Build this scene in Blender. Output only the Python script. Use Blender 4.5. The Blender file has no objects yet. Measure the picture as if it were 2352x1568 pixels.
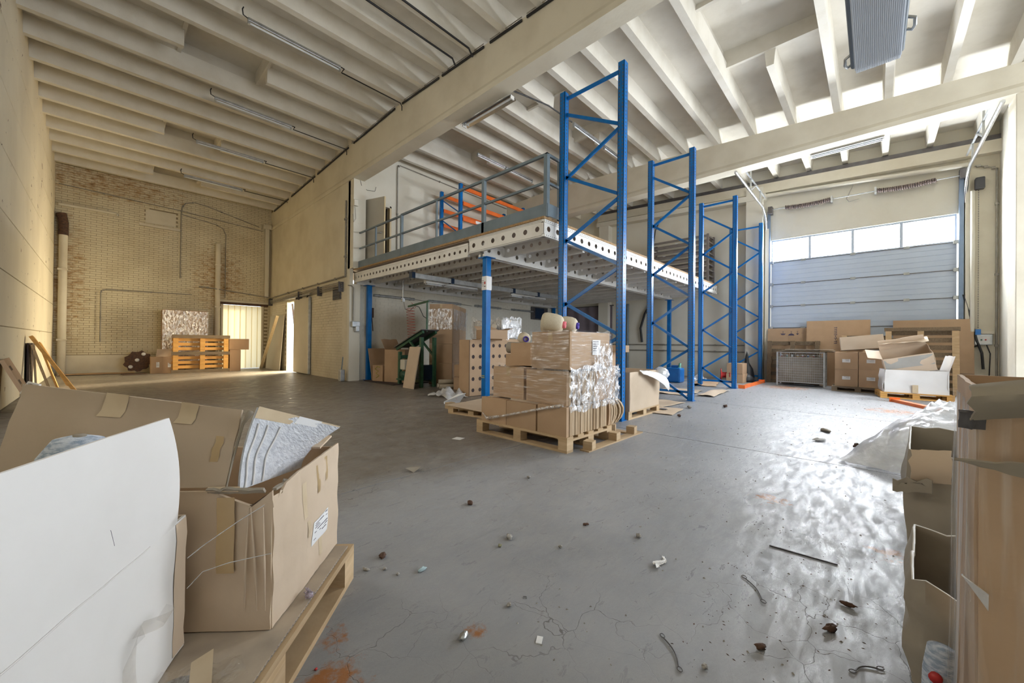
import bpy, math, random
from math import sin, cos, pi, radians
from mathutils import Vector, Matrix, noise
sc = bpy.context.scene
COL = sc.collection
# ---------------------------------------------------------------- camera
camd = bpy.data.cameras.new('camera'); cam = bpy.data.objects.new('camera', camd); COL.objects.link(cam)
camd.sensor_width = 36; camd.sensor_fit = 'HORIZONTAL'; camd.lens = 884.33 / 2352 * 36
camd.clip_start = 0.05; camd.clip_end = 200
YAW, PITCH, ROLL = 0.815069, 0.00563219, 0.0103833
Fw = Vector((sin(YAW)*cos(PITCH), cos(YAW)*cos(PITCH), sin(PITCH)))
R0 = Vector((cos(YAW), -sin(YAW), 0)); U0 = R0.cross(Fw)
Rt = R0*cos(ROLL) + U0*sin(ROLL); Up = -R0*sin(ROLL) + U0*cos(ROLL)
cam.matrix_world = Matrix(((Rt.x, Up.x, -Fw.x, 0), (Rt.y, Up.y, -Fw.y, 0), (Rt.z, Up.z, -Fw.z, 1.0), (0, 0, 0, 1)))
sc.camera = cam
# ---------------------------------------------------------------- world, lights, exposure
vs = sc.view_settings
vs.view_transform = 'Standard'; vs.look = 'None'; vs.gamma = 1.0; vs.exposure = 0.3; vs.use_curve_mapping = False
world = bpy.data.worlds.new('sky'); sc.world = world; world.use_nodes = True
bg = world.node_tree.nodes['Background']; bg.inputs[0].default_value = (0.80, 0.90, 1.0, 1); bg.inputs[1].default_value = 2.2
def area(name, loc, target, sx, sy, power, color):
    d = bpy.data.lights.new(name, 'AREA'); d.shape = 'RECTANGLE'; d.size = sx; d.size_y = sy; d.energy = power; d.color = color
    o = bpy.data.objects.new(name, d); COL.objects.link(o); o.location = loc
    o.rotation_euler = (Vector(target) - Vector(loc)).to_track_quat('-Z', 'Y').to_euler(); return o
WINDOW_GLOW = 82.0
area('fill_lamp_rear', (6.4, -4.9, 2.4), (6.0, 4, 2.0), 6.2, 4.2, 380, (0.88, 0.94, 1.0))  # added fill lamp at the unseen rear opening, no known source
area('fill_lamp_left', (-0.93, 5.2, 2.6), (3.0, 4.4, 1.2), 2.6, 2.2, 110, (1.0, 0.95, 0.86))  # added fill lamp just inside the solid left wall, no window there
area('daylight_side_door', (5.6, 14.3, 1.5), (2.0, 13.6, 0.6), 1.6, 2.6, 800, (1.0, 0.84, 0.55))
sund = bpy.data.lights.new('sun', 'SUN'); sund.energy = 7.0; sund.color = (1.0, 0.83, 0.55); sund.angle = radians(7)
sun = bpy.data.objects.new('sun', sund); COL.objects.link(sun); sun.rotation_euler = Vector((-0.86, -0.36, -0.30)).to_track_quat('-Z', 'Y').to_euler()
cy = sc.cycles
cy.use_denoising = True; cy.max_bounces = 8; cy.diffuse_bounces = 5; cy.glossy_bounces = 3; cy.transmission_bounces = 4
cy.transparent_max_bounces = 12; cy.sample_clamp_indirect = 4.0; cy.caustics_reflective = False; cy.caustics_refractive = False
rnd = random.Random(7)
# ---------------------------------------------------------------- materials
def nodemat(name):
    m = bpy.data.materials.new(name); m.use_nodes = True
    nt = m.node_tree; return m, nt, nt.nodes['Principled BSDF']
def tex(nt, scale, stretch=(1,1,1), detail=4, coord='Object', rough=0.55, dist=0.0):
    tc = nt.nodes.new('ShaderNodeTexCoord'); mp = nt.nodes.new('ShaderNodeMapping'); mp.inputs['Scale'].default_value = stretch
    n = nt.nodes.new('ShaderNodeTexNoise'); n.inputs['Scale'].default_value = scale; n.inputs['Detail'].default_value = detail
    n.inputs['Roughness'].default_value = rough; n.inputs['Distortion'].default_value = dist
    if coord == 'World':
        g = nt.nodes.new('ShaderNodeNewGeometry'); nt.links.new(g.outputs['Position'], mp.inputs['Vector'])
    else: nt.links.new(tc.outputs[coord], mp.inputs['Vector'])
    nt.links.new(mp.outputs[0], n.inputs['Vector']); return n.outputs['Fac']
def ramp(nt, fac, a, b, ca=(0,0,0,1), cb=(1,1,1,1)):
    r = nt.nodes.new('ShaderNodeValToRGB'); r.color_ramp.elements[0].position = a; r.color_ramp.elements[1].position = b
    r.color_ramp.elements[0].color = ca; r.color_ramp.elements[1].color = cb
    nt.links.new(fac, r.inputs[0]); return r.outputs[0]
def mixc(nt, fac, a, b, mode='MIX'):
    m = nt.nodes.new('ShaderNodeMix'); m.data_type = 'RGBA'; m.blend_type = mode
    for s, v in ((m.inputs[0], fac), (m.inputs[6], a), (m.inputs[7], b)):
        if isinstance(v, (int, float)): s.default_value = v
        elif isinstance(v, tuple): s.default_value = v if len(v) == 4 else v + (1,)
        else: nt.links.new(v, s)
    return m.outputs[2]
def mathn(nt, op, a, b=0.0):
    m = nt.nodes.new('ShaderNodeMath'); m.operation = op
    for s, v in ((m.inputs[0], a), (m.inputs[1], b)):
        if isinstance(v, (int, float)): s.default_value = v
        else: nt.links.new(v, s)
    return m.outputs[0]
def addbump(nt, bs, h, strength, dist=0.01):
    b = nt.nodes.new('ShaderNodeBump'); b.inputs['Strength'].default_value = strength; b.inputs['Distance'].default_value = dist
    nt.links.new(h, b.inputs['Height']); nt.links.new(b.outputs[0], bs.inputs['Normal'])
def M(name, c1, c2=None, scale=4, lo=0.35, hi=0.7, rough=0.6, metal=0.0, bump=0.0, bscale=60, stretch=(1,1,1), rand=0.0, coord='Object', spec=0.5, detail=5):
    m, nt, bs = nodemat(name)
    bs.inputs['Roughness'].default_value = rough; bs.inputs['Metallic'].default_value = metal
    bs.inputs['Specular IOR Level'].default_value = spec
    c2 = c2 or tuple(x*0.82 for x in c1)
    f = tex(nt, scale, stretch, detail, coord); c = mixc(nt, ramp(nt, f, lo, hi), c1, c2)
    if rand:
        oi = nt.nodes.new('ShaderNodeObjectInfo'); v = mathn(nt, 'MULTIPLY_ADD', oi.outputs['Random'], 2*rand)
        v.node.inputs[2].default_value = 1 - rand
        hs = nt.nodes.new('ShaderNodeHueSaturation'); nt.links.new(v, hs.inputs['Value']); nt.links.new(c, hs.inputs['Color']); c = hs.outputs[0]
    nt.links.new(c, bs.inputs['Base Color'])
    if bump: addbump(nt, bs, tex(nt, bscale, stretch, 3, coord), bump)
    return m
PAINT = M('cream_wall_paint', (0.72,0.67,0.55), (0.60,0.545,0.43), 1.3, 0.4, 0.75, 0.75, bump=0.25, bscale=14, coord='World')
PAINTW = M('white_wall_paint', (0.76,0.73,0.64), (0.68,0.63,0.52), 1.0, 0.4, 0.8, 0.75, bump=0.2, bscale=20, coord='World')
CEILM = M('ceiling_paint', (0.71,0.675,0.60), (0.59,0.55,0.47), 2.2, 0.45, 0.8, 0.8, bump=0.15, bscale=30, coord='World')
JOISTM = M('joist_paint', (0.76,0.725,0.645), (0.66,0.615,0.52), 3.0, 0.45, 0.8, 0.75, bump=0.15, bscale=40, coord='World')
STEELW = M('white_steel', (0.80,0.79,0.76), (0.66,0.64,0.60), 3, 0.5, 0.8, 0.4)
PANELM = M('door_panel_white', (0.62,0.71,0.85), (0.54,0.63,0.78), 1.2, 0.4, 0.8, 0.42, bump=0.1, bscale=120)
BLUE = M('blue_rack_paint', (0.0,0.125,0.42), (0.0,0.17,0.52), 6, 0.4, 0.7, 0.30, spec=0.35)
ORANGE = M('orange_beam_paint', (0.85,0.17,0.02), (0.72,0.13,0.02), 5, 0.4, 0.7, 0.4)
RAILG = M('grey_rail_paint', (0.17,0.22,0.26), (0.13,0.17,0.20), 4, 0.4, 0.7, 0.45)
GALV = M('galvanised_steel', (0.55,0.57,0.58), (0.40,0.42,0.44), 9, 0.4, 0.7, 0.35, metal=0.7)
DKSTEEL = M('dark_steel', (0.12,0.115,0.12), (0.08,0.07,0.07), 6, 0.4, 0.7, 0.5, metal=0.3)
CONDUIT = M('grey_conduit', (0.30,0.28,0.24), (0.20,0.18,0.15), 5, 0.4, 0.7, 0.5)
BLACK = M('black_plastic', (0.015,0.015,0.018), None, 5, rough=0.5)
RUST = M('rusty_steel', (0.12,0.06,0.035), (0.05,0.03,0.025), 20, 0.35, 0.65, 0.8)
SPRING = M('oiled_spring_steel', (0.10,0.075,0.07), (0.16,0.12,0.11), 30, 0.4, 0.6, 0.55, metal=0.4)
CARD = M('cardboard', (0.47,0.32,0.20), (0.40,0.265,0.16), 2.5, 0.35, 0.75, 0.8, bump=0.12, bscale=25, rand=0.10)
CARDL = M('pale_cardboard', (0.63,0.505,0.38), (0.55,0.43,0.31), 2.5, 0.35, 0.75, 0.8, bump=0.12, bscale=20, rand=0.06)
CARDW = M('white_lined_cardboard', (0.78,0.765,0.75), (0.71,0.69,0.67), 3, 0.35, 0.8, 0.7, bump=0.1, bscale=14)
CARDG = M('grey_dusty_cardboard', (0.34,0.30,0.245), (0.25,0.215,0.17), 3, 0.35, 0.7, 0.85, bump=0.2, bscale=18, rand=0.06)
CARDB = M('dull_brown_board', (0.50,0.40,0.30), (0.42,0.33,0.235), 2.5, 0.35, 0.75, 0.85, bump=0.15, bscale=18)
CARDD = M('dusty_pallet_sheet', (0.47,0.39,0.30), (0.30,0.25,0.20), 5, 0.35, 0.75, 0.9, bump=0.2, bscale=16)
CARDE = M('cardboard_edge', (0.55,0.42,0.28), (0.34,0.23,0.13), 5, 0.42, 0.58, 0.85, stretch=(14,14,0.4), bump=0.5, bscale=20)
WOOD = M('pallet_wood', (0.56,0.41,0.25), (0.42,0.29,0.16), 4, 0.35, 0.7, 0.7, stretch=(1,1,6), bump=0.2, bscale=15, rand=0.14)
WOODO = M('orange_pine', (0.66,0.36,0.10), (0.50,0.25,0.06), 3, 0.35, 0.7, 0.65, stretch=(1,6,6), rand=0.10)
WOODD = M('weathered_wood', (0.20,0.145,0.09), (0.12,0.085,0.055), 6, 0.35, 0.7, 0.8, stretch=(1,7,7), bump=0.3, bscale=12, rand=0.12)
WOODP = M('pale_pine', (0.72,0.60,0.38), (0.62,0.48,0.27), 4, 0.35, 0.7, 0.65, stretch=(6,6,1))
OSB = M('chipboard_edge', (0.40,0.26,0.13), (0.28,0.17,0.08), 25, 0.35, 0.65, 0.8)
PAPER = M('white_paper', (0.82,0.82,0.82), (0.76,0.76,0.77), 4, rough=0.6)
INK = M('dark_ink', (0.07,0.06,0.09), None, 4, rough=0.7)
YARN = M('cream_yarn', (0.62,0.55,0.42), (0.52,0.45,0.33), 60, 0.4, 0.6, 0.75, stretch=(1,1,9), bump=0.3, bscale=160)
YARNB = M('pale_blue_yarn', (0.62,0.68,0.78), (0.30,0.38,0.52), 45, 0.42, 0.6, 0.7, stretch=(1,1,3), bump=0.4, bscale=120)
PINK = M('pink_plastic', (0.80,0.17,0.22), None, 4, rough=0.4)
PURPLE = M('violet_plastic', (0.06,0.03,0.40), None, 4, rough=0.35)
RED = M('red_plastic', (0.50,0.03,0.03), None, 4, rough=0.45)
GREEN = M('green_machine_paint', (0.035,0.12,0.065), (0.02,0.07,0.04), 8, rough=0.5)
BLUEP = M('blue_can_plastic', (0.006,0.12,0.42), (0.01,0.16,0.5), 6, rough=0.35)
GREENC = M('mint_cap', (0.15,0.5,0.38), None, 4, rough=0.4)
TAPE = M('brown_parcel_tape', (0.50,0.36,0.19), (0.44,0.31,0.16), 9, rough=0.3)
TAPEP = M('pale_parcel_tape', (0.62,0.50,0.34), (0.55,0.43,0.28), 9, rough=0.3)
FOAM = M('silver_foam_sheet', (0.66,0.68,0.72), (0.50,0.52,0.57), 30, 0.4, 0.65, 0.4, stretch=(1,6,1), bump=0.6, bscale=45)
LINT = M('grey_lint', (0.42,0.40,0.37), (0.22,0.20,0.18), 60, 0.4, 0.6, 0.95, bump=0.6, bscale=120, rand=0.25)
TUBEM = M('card_tube', (0.48,0.42,0.33), (0.40,0.34,0.26), 5, rough=0.7)
DOORG = M('grey_door_leaf', (0.50,0.47,0.40), (0.45,0.42,0.35), 2, rough=0.55)
DIFF = M('frosted_diffuser', (0.75,0.78,0.80), (0.66,0.69,0.72), 6, rough=0.25)
SILVER = M('polished_aluminium', (0.80,0.81,0.83), (0.7,0.71,0.73), 6, rough=0.18, metal=0.9)
DARKROOM = M('dark_boards_and_shade', (0.05,0.035,0.035), None, 3, rough=0.9)
GLASSD = M('dark_glass', (0.02,0.04,0.08), None, 3, rough=0.08)
GREYBLUE = M('dusky_panel', (0.24,0.20,0.24), (0.19,0.16,0.19), 2, rough=0.7)
ICE = M('ice_blue_primer', (0.50,0.66,0.85), (0.42,0.58,0.80), 8, rough=0.4)
def emit(name, col, s):
    m, nt, bs = nodemat(name); bs.inputs['Base Color'].default_value = (0.8,0.8,0.8,1)
    bs.inputs['Emission Color'].default_value = col + (1,); bs.inputs['Emission Strength'].default_value = s; return m
WINGLASS = emit('daylit_frosted_pane', (0.90, 0.95, 1.0), WINDOW_GLOW)
def film(name, stretch, scale, lo, hi, fmax, col=(0.9,0.92,0.95), rough=0.18, fmin=0.05, whiten=0.35, bmp=0.9):
    m, nt, bs = nodemat(name); nt.nodes.remove(bs); out = nt.nodes['Material Output']
    tr = nt.nodes.new('ShaderNodeBsdfTransparent'); gl = nt.nodes.new('ShaderNodeBsdfGlossy'); gl.inputs['Roughness'].default_value = rough
    gl.inputs['Color'].default_value = (0.95,0.96,1,1)
    df = nt.nodes.new('ShaderNodeBsdfDiffuse'); df.inputs['Color'].default_value = col + (1,)
    mx = nt.nodes.new('ShaderNodeMixShader'); mx.inputs[0].default_value = whiten
    nt.links.new(gl.outputs[0], mx.inputs[1]); nt.links.new(df.outputs[0], mx.inputs[2])
    f = ramp(nt, tex(nt, scale, stretch, 5, 'Object', 0.6, 0.6), lo, hi, (fmin,)*3+(1,), (fmax,)*3+(1,))
    m2 = nt.nodes.new('ShaderNodeMixShader'); nt.links.new(f, m2.inputs[0]); nt.links.new(tr.outputs[0], m2.inputs[1]); nt.links.new(mx.outputs[0], m2.inputs[2])
    b = nt.nodes.new('ShaderNodeBump'); b.inputs['Strength'].default_value = bmp; b.inputs['Distance'].default_value = 0.02
    nt.links.new(tex(nt, scale*1.3, stretch, 4, 'Object', 0.6, 1.0), b.inputs['Height'])
    nt.links.new(b.outputs[0], gl.inputs['Normal']); nt.links.new(m2.outputs[0], out.inputs['Surface']); return m
WRAP = film('stretch_film', (1,1,14), 4.5, 0.48, 0.75, 0.35, bmp=0.25, whiten=0.5, fmin=0.03)
WRAPV = film('smooth_carton_film', (6,6,0.5), 2.2, 0.42, 0.7, 0.55, rough=0.3, whiten=0.5)
WRAPD = film('stretch_film_fold', (5,5,2), 5, 0.40, 0.62, 0.75)
SHEETP = film('loose_polythene', (1,1,1.6), 3.5, 0.35, 0.7, 0.85, fmin=0.4, whiten=0.65)
GLUE = film('clear_tape', (1,1,1), 6, 0.4, 0.7, 0.4, col=(0.7,0.62,0.45), fmin=0.15)
STRIP = film('pvc_strip', (8,1,0.6), 1.2, 0.35, 0.65, 0.95, col=(0.9,0.85,0.7), fmin=0.75, whiten=0.9)
# translucent strip curtain: light leaks through
def translucent(name, col, t):
    m, nt, bs = nodemat(name); nt.nodes.remove(bs); out = nt.nodes['Material Output']
    a = nt.nodes.new('ShaderNodeBsdfTranslucent'); b = nt.nodes.new('ShaderNodeBsdfDiffuse'); mx = nt.nodes.new('ShaderNodeMixShader')
    a.inputs[0].default_value = col + (1,); b.inputs[0].default_value = col + (1,); mx.inputs[0].default_value = 1-t
    nt.links.new(a.outputs[0], mx.inputs[1]); nt.links.new(b.outputs[0], mx.inputs[2]); nt.links.new(mx.outputs[0], out.inputs[0]); return m
STRIPT = translucent('milky_strip_curtain', (0.92,0.80,0.52), 0.6)
# bricks: cream paint flaking off in known places
def brick_mat():
    m, nt, bs = nodemat('painted_brick'); bs.inputs['Roughness'].default_value = 0.8
    g = nt.nodes.new('ShaderNodeNewGeometry'); sx = nt.nodes.new('ShaderNodeSeparateXYZ'); nt.links.new(g.outputs['Position'], sx.inputs[0])
    c = mixc(nt, ramp(nt, tex(nt, 1.6, (1,1,1), 5, 'World'), 0.4, 0.8), (0.72,0.65,0.48), (0.58,0.50,0.34))
    def blob(cx, cz, rx, rz):
        a = mathn(nt, 'DIVIDE', mathn(nt, 'SUBTRACT', sx.outputs[0], cx), rx); b = mathn(nt, 'DIVIDE', mathn(nt, 'SUBTRACT', sx.outputs[2], cz), rz)
        d = mathn(nt, 'ADD', mathn(nt, 'MULTIPLY', a, a), mathn(nt, 'MULTIPLY', b, b))
        return mathn(nt, 'SUBTRACT', 1.0, d)
    w = mathn(nt, 'MAXIMUM', blob(2.75, 3.1, 1.0, 1.5), blob(-0.75, 2.6, 0.55, 2.4))
    w = mathn(nt, 'MAXIMUM', w, blob(0.0, 5.6, 2.4, 0.6))
    n = tex(nt, 5, (1,1,2.5), 6, 'World', 0.7)
    s = mathn(nt, 'ADD', mathn(nt, 'MULTIPLY', w, 0.20), n)
    c = mixc(nt, ramp(nt, s, 0.60, 0.78), c, (0.44,0.28,0.13)); c = mixc(nt, ramp(nt, s, 0.76, 0.88), c, (0.14,0.085,0.05))
    nt.links.new(c, bs.inputs['Base Color']); addbump(nt, bs, tex(nt, 25, (1,1,1), 4, 'World'), 0.3); return m
LENS = translucent('clear_ribbed_plastic', (0.93,0.96,1.0), 0.55)
BRICK = brick_mat()
MORTAR = M('mortar_joint', (0.38,0.31,0.20), (0.24,0.18,0.11), 3, 0.35, 0.7, 0.9, coord='World')
def floor_mat(name, ca, cb, cc, da, db):
    m, nt, bs = nodemat(name)
    g = nt.nodes.new('ShaderNodeNewGeometry'); sx = nt.nodes.new('ShaderNodeSeparateXYZ'); nt.links.new(g.outputs['Position'], sx.inputs[0])
    a = ramp(nt, tex(nt, 0.7, (1,1,1), 6, 'World'), 0.35, 0.7); b = ramp(nt, tex(nt, 6, (1,1,1), 6, 'World', 0.65), 0.35, 0.72)
    c = mixc(nt, a, ca, cb)
    # brown trodden dust and painted soft pallet shade over the far left slabs, thinning out at an irregular edge
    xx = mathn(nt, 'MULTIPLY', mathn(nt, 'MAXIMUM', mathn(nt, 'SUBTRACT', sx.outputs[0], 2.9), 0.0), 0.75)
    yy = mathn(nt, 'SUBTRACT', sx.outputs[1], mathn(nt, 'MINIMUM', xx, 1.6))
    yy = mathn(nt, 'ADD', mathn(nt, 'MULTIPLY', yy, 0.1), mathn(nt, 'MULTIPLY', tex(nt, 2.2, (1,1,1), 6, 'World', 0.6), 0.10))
    dust_and_shade = ramp(nt, yy, 0.275, 0.335); c = mixc(nt, dust_and_shade, c, mixc(nt, a, da, db))
    c = mixc(nt, mathn(nt, 'MULTIPLY', b, 0.35), c, cc)
    # brown dust band before the gate
    dirt = mathn(nt, 'MULTIPLY', ramp(nt, mathn(nt, 'ADD', mathn(nt, 'MULTIPLY', sx.outputs[0], 0.1), mathn(nt, 'MULTIPLY', tex(nt, 1.5, (1,1,1), 4, 'World'), 0.08)), 1.02, 1.10), 0.85)
    c = mixc(nt, dirt, c, (0.16,0.105,0.062))
    def blob(cx, cy_, r):
        dx = mathn(nt, 'SUBTRACT', sx.outputs[0], cx); dy = mathn(nt, 'SUBTRACT', sx.outputs[1], cy_)
        d = mathn(nt, 'ADD', mathn(nt, 'MULTIPLY', dx, dx), mathn(nt, 'MULTIPLY', dy, dy)); return mathn(nt, 'SUBTRACT', 1.0, mathn(nt, 'DIVIDE', d, r*r))
    w = None
    for p in ((0.47,1.16,0.13),(0.53,1.30,0.10),(0.40,1.02,0.10),(0.90,1.0,0.06),(2.62,-0.06,0.12),(11.4,1.6,0.7),(8.5,-0.2,0.5),(3.0,0.5,0.15)):
        q = blob(*p); w = q if w is None else mathn(nt, 'MAXIMUM', w, q)
    w = mathn(nt, 'MAXIMUM', w, -0.8)
    rs = mathn(nt, 'ADD', mathn(nt, 'MULTIPLY', w, 0.22), tex(nt, 9, (1,1,1), 7, 'World', 0.72))
    c = mixc(nt, ramp(nt, rs, 0.62, 0.74), c, (0.33,0.14,0.05))
    # hairline cracks
    v = nt.nodes.new('ShaderNodeTexVoronoi'); v.feature = 'DISTANCE_TO_EDGE'; v.inputs['Scale'].default_value = 4.6
    nz = nt.nodes.new('ShaderNodeTexNoise'); nz.inputs['Scale'].default_value = 4; nz.inputs['Detail'].default_value = 4
    nt.links.new(g.outputs['Position'], nz.inputs['Vector'])
    vm = nt.nodes.new('ShaderNodeMix'); vm.data_type = 'RGBA'; vm.blend_type = 'ADD'; vm.inputs[0].default_value = 0.30
    nt.links.new(g.outputs['Position'], vm.inputs[6]); nt.links.new(nz.outputs['Color'], vm.inputs[7]); nt.links.new(vm.outputs[2], v.inputs['Vector'])
    cr = ramp(nt, v.outputs['Distance'], 0.002, 0.008, (1,1,1,1), (0,0,0,1))
    mask = ramp(nt, tex(nt, 0.9, (1,1,1), 3, 'World'), 0.48, 0.6)
    near = ramp(nt, mathn(nt, 'MULTIPLY', sx.outputs[0], 0.1), 0.28, 0.42, (1,1,1,1), (0,0,0,1))
    cr = mathn(nt, 'MULTIPLY', mathn(nt, 'MULTIPLY', cr, mask), near)
    c = mixc(nt, mathn(nt, 'MULTIPLY', cr, 0.75), c, (0.07,0.06,0.055))
    nt.links.new(c, bs.inputs['Base Color'])
    r = ramp(nt, tex(nt, 7.0, (1,1,1), 9, 'World', 0.78, 0.5), 0.38, 0.62, (0.24,)*3+(1,), (0.66,)*3+(1,)); r.node.inputs[0].links[0].from_node.inputs['Vector'].links[0].from_node.inputs['Rotation'].default_value = (0,0,-0.45); r.node.inputs[0].links[0].from_node.inputs['Vector'].links[0].from_node.inputs['Scale'].default_value = (0.7,2.6,1)
    r = mathn(nt, 'MAXIMUM', r, mathn(nt, 'MULTIPLY', dirt, 0.8)); nt.links.new(r, bs.inputs['Roughness'])
    bs.inputs['Specular IOR Level'].default_value = 0.42
    hgt = mathn(nt, 'SUBTRACT', tex(nt, 9, (1,2.4,1), 9, 'World', 0.74), mathn(nt, 'MULTIPLY', cr, 0.6)); addbump(nt, bs, hgt, 0.32, 0.009); return m
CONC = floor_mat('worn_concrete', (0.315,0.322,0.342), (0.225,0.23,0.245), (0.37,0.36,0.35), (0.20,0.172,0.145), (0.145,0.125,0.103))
# ---------------------------------------------------------------- mesh helpers
class MB:
    def __init__(s): s.v = []; s.f = []; s.sm = []
    def add(s, vs_, fs, smooth=False):
        o = len(s.v); s.v += [tuple(v) for v in vs_]; s.f += [tuple(i+o for i in f) for f in fs]; s.sm += [smooth]*len(fs); return s
    def box(s, x0, y0, z0, x1, y1, z1, mat=None):
        vs_ = [Vector((x, y, z)) for z in (z0, z1) for y in (y0, y1) for x in (x0, x1)]
        if mat is not None: vs_ = [mat @ v for v in vs_]
        return s.add(vs_, [(0,2,3,1),(4,5,7,6),(0,1,5,4),(2,6,7,3),(0,4,6,2),(1,3,7,5)])
    def bar(s, p0, p1, w, h, up=(0,0,1)):
        p0 = Vector(p0); p1 = Vector(p1); d = (p1-p0); L = d.length; d.normalize(); up = Vector(up)
        if abs(d.dot(up)) > 0.98: up = Vector((1,0,0))
        sd = d.cross(up).normalized(); u = sd.cross(d)
        m = Matrix(((d.x,sd.x,u.x,p0.x),(d.y,sd.y,u.y,p0.y),(d.z,sd.z,u.z,p0.z),(0,0,0,1)))
        return s.box(0,-w/2,-h/2,L,w/2,h/2,m)
    def tube(s, pts, r, seg=8, cap=True, closed=False):
        pts = [Vector(p) for p in pts]; n = len(pts); rings = []; prev = None
        for i, p in enumerate(pts):
            t = (pts[min(i+1,n-1)] - pts[max(i-1,0)]).normalized()
            a = Vector((0,0,1)) if prev is None else prev
            if abs(t.dot(a)) > 0.95: a = Vector((1,0,0)) if abs(t.x) < 0.9 else Vector((0,1,0))
            b = t.cross(a).normalized(); a = b.cross(t).normalized(); prev = a
            rr = r[i] if isinstance(r, (list, tuple)) else r
            rings.append([p + a*(cos(2*pi*k/seg)*rr) + b*(sin(2*pi*k/seg)*rr) for k in range(seg)])
        vs_ = [v for ring in rings for v in ring]; fs = []
        for i in range(n-1):
            for k in range(seg):
                k2 = (k+1) % seg; fs.append((i*seg+k, i*seg+k2, (i+1)*seg+k2, (i+1)*seg+k))
        s.add(vs_, fs, True)
        if cap: s.add(rings[0], [tuple(range(seg))[::-1]]); s.add(rings[-1], [tuple(range(seg))])
        return s
    def lathe(s, prof, o=(0,0,0), axis=(0,0,1), seg=20):
        ax = Vector(axis).normalized(); q = Vector((0,0,1)).rotation_difference(ax); o = Vector(o); vs_ = []; fs = []
        for r, z in prof:
            for k in range(seg): vs_.append(o + q @ Vector((r*cos(2*pi*k/seg), r*sin(2*pi*k/seg), z)))
        for i in range(len(prof)-1):
            for k in range(seg):
                k2 = (k+1) % seg; fs.append((i*seg+k, i*seg+k2, (i+1)*seg+k2, (i+1)*seg+k))
        return s.add(vs_, fs, True)
    def grid(s, fn, nu, nv, smooth=True):
        vs_ = [fn(i/nu, j/nv) for j in range(nv+1) for i in range(nu+1)]
        return s.add(vs_, [(j*(nu+1)+i, j*(nu+1)+i+1, (j+1)*(nu+1)+i+1, (j+1)*(nu+1)+i) for j in range(nv) for i in range(nu)], smooth)
    def prism(s, poly, h, mat=None):   # polygon in xy, extruded along z
        n = len(poly); vs_ = [Vector((x, y, 0)) for x, y in poly] + [Vector((x, y, h)) for x, y in poly]
        if mat is not None: vs_ = [mat @ v for v in vs_]
        return s.add(vs_, [tuple(range(n))[::-1], tuple(range(n, 2*n))] + [(i, (i+1) % n, n+(i+1) % n, n+i) for i in range(n)])
    def mesh(s, name, mat):
        me = bpy.data.meshes.new(name); me.from_pydata([tuple(v) for v in s.v], [], s.f); me.materials.append(mat)
        me.polygons.foreach_set('use_smooth', s.sm); me.update(); return me
    def build(s, name, mat, parent=None, loc=(0,0,0), rz=0.0, thick=0.0, bevel=0.0, kind=None):
        o = bpy.data.objects.new(name, s.mesh(name, mat)); COL.objects.link(o); o.location = loc; o.rotation_euler = (0,0,rz)
        if parent is not None: o.parent = parent
        if thick: md = o.modifiers.new('thickness', 'SOLIDIFY'); md.thickness = thick; md.offset = 0; es = o.modifiers.new('sharp', 'EDGE_SPLIT'); es.split_angle = radians(50)
        if bevel: md = o.modifiers.new('bevel', 'BEVEL'); md.width = bevel; md.segments = 2; md.limit_method = 'ANGLE'
        if kind: o['kind'] = kind
        return o
def B(*a): return MB().box(*a)
def inst(me, name, parent=None, loc=(0,0,0), rot=(0,0,0)):
    o = bpy.data.objects.new(name, me); COL.objects.link(o); o.location = loc; o.rotation_euler = rot
    if parent is not None: o.parent = parent
    return o
def tag(o, label, cat, group=None):
    o['label'] = label; o['category'] = cat
    if group: o['group'] = group
    return o
def thing(name, label, cat, loc=(0,0,0), rz=0.0, group=None, rot=None):
    o = bpy.data.objects.new(name, None); COL.objects.link(o); o.location = loc; o.rotation_euler = rot or (0,0,rz)
    o.empty_display_size = 0.1
    return tag(o, label, cat, group)
def struct(o): o['kind'] = 'structure'; return o
def sroot(name, loc=(0,0,0)):
    o = bpy.data.objects.new(name, None); COL.objects.link(o); o.location = loc; o['kind'] = 'structure'; return o
def dup(root, loc, rz=None, label=None, group=None):
    r = root.copy(); COL.objects.link(r); r.location = loc
    if rz is not None: r.rotation_euler = (0,0,rz)
    if label: r['label'] = label
    if group: r['group'] = group
    for ch in list(root.children):
        c = ch.copy(); COL.objects.link(c); c.parent = r
        for g in list(ch.children):
            d = g.copy(); COL.objects.link(d); d.parent = c
    return r
def nz(x, y, z, s=1.0): return noise.noise(Vector((x*s, y*s, z*s)))
def R3(ax, ay, az): return Matrix.Rotation(az,4,'Z') @ Matrix.Rotation(ay,4,'Y') @ Matrix.Rotation(ax,4,'X')
# ================================================================ structure
XL, XM, XG, YB, YL = -0.965, 4.30, 13.25, 16.6, 9.9
def roofz(y): return 6.12 - (0.033*(y-7.8) if y > 7.8 else 0.050*(7.8-y))
fl = sroot('floor')
xs = [-1.0, 4.29, 7.32, 13.6]; ys = [-4.9, 2.55, 9.95, 16.9]
for i in range(3):
    for j in range(3):
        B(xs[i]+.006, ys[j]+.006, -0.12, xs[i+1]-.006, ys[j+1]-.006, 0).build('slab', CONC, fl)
B(-1.0, -4.9, -0.3, 13.6, 16.9, -0.02).build('joint_bed', M('joint_dirt', (0.05,0.045,0.04), None, 3, rough=0.95), fl)
struct(B(-60, -60, -0.5, 80, 80, -0.31).build('ground', M('pale_yard', (0.50,0.47,0.42), None, 1, rough=0.9)))
struct(B(4.5, 10.2, -0.30, 30, 30, -0.03).build('yard', M('pale_yard_slab', (0.55,0.52,0.46), None, 1, rough=0.9)))
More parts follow.
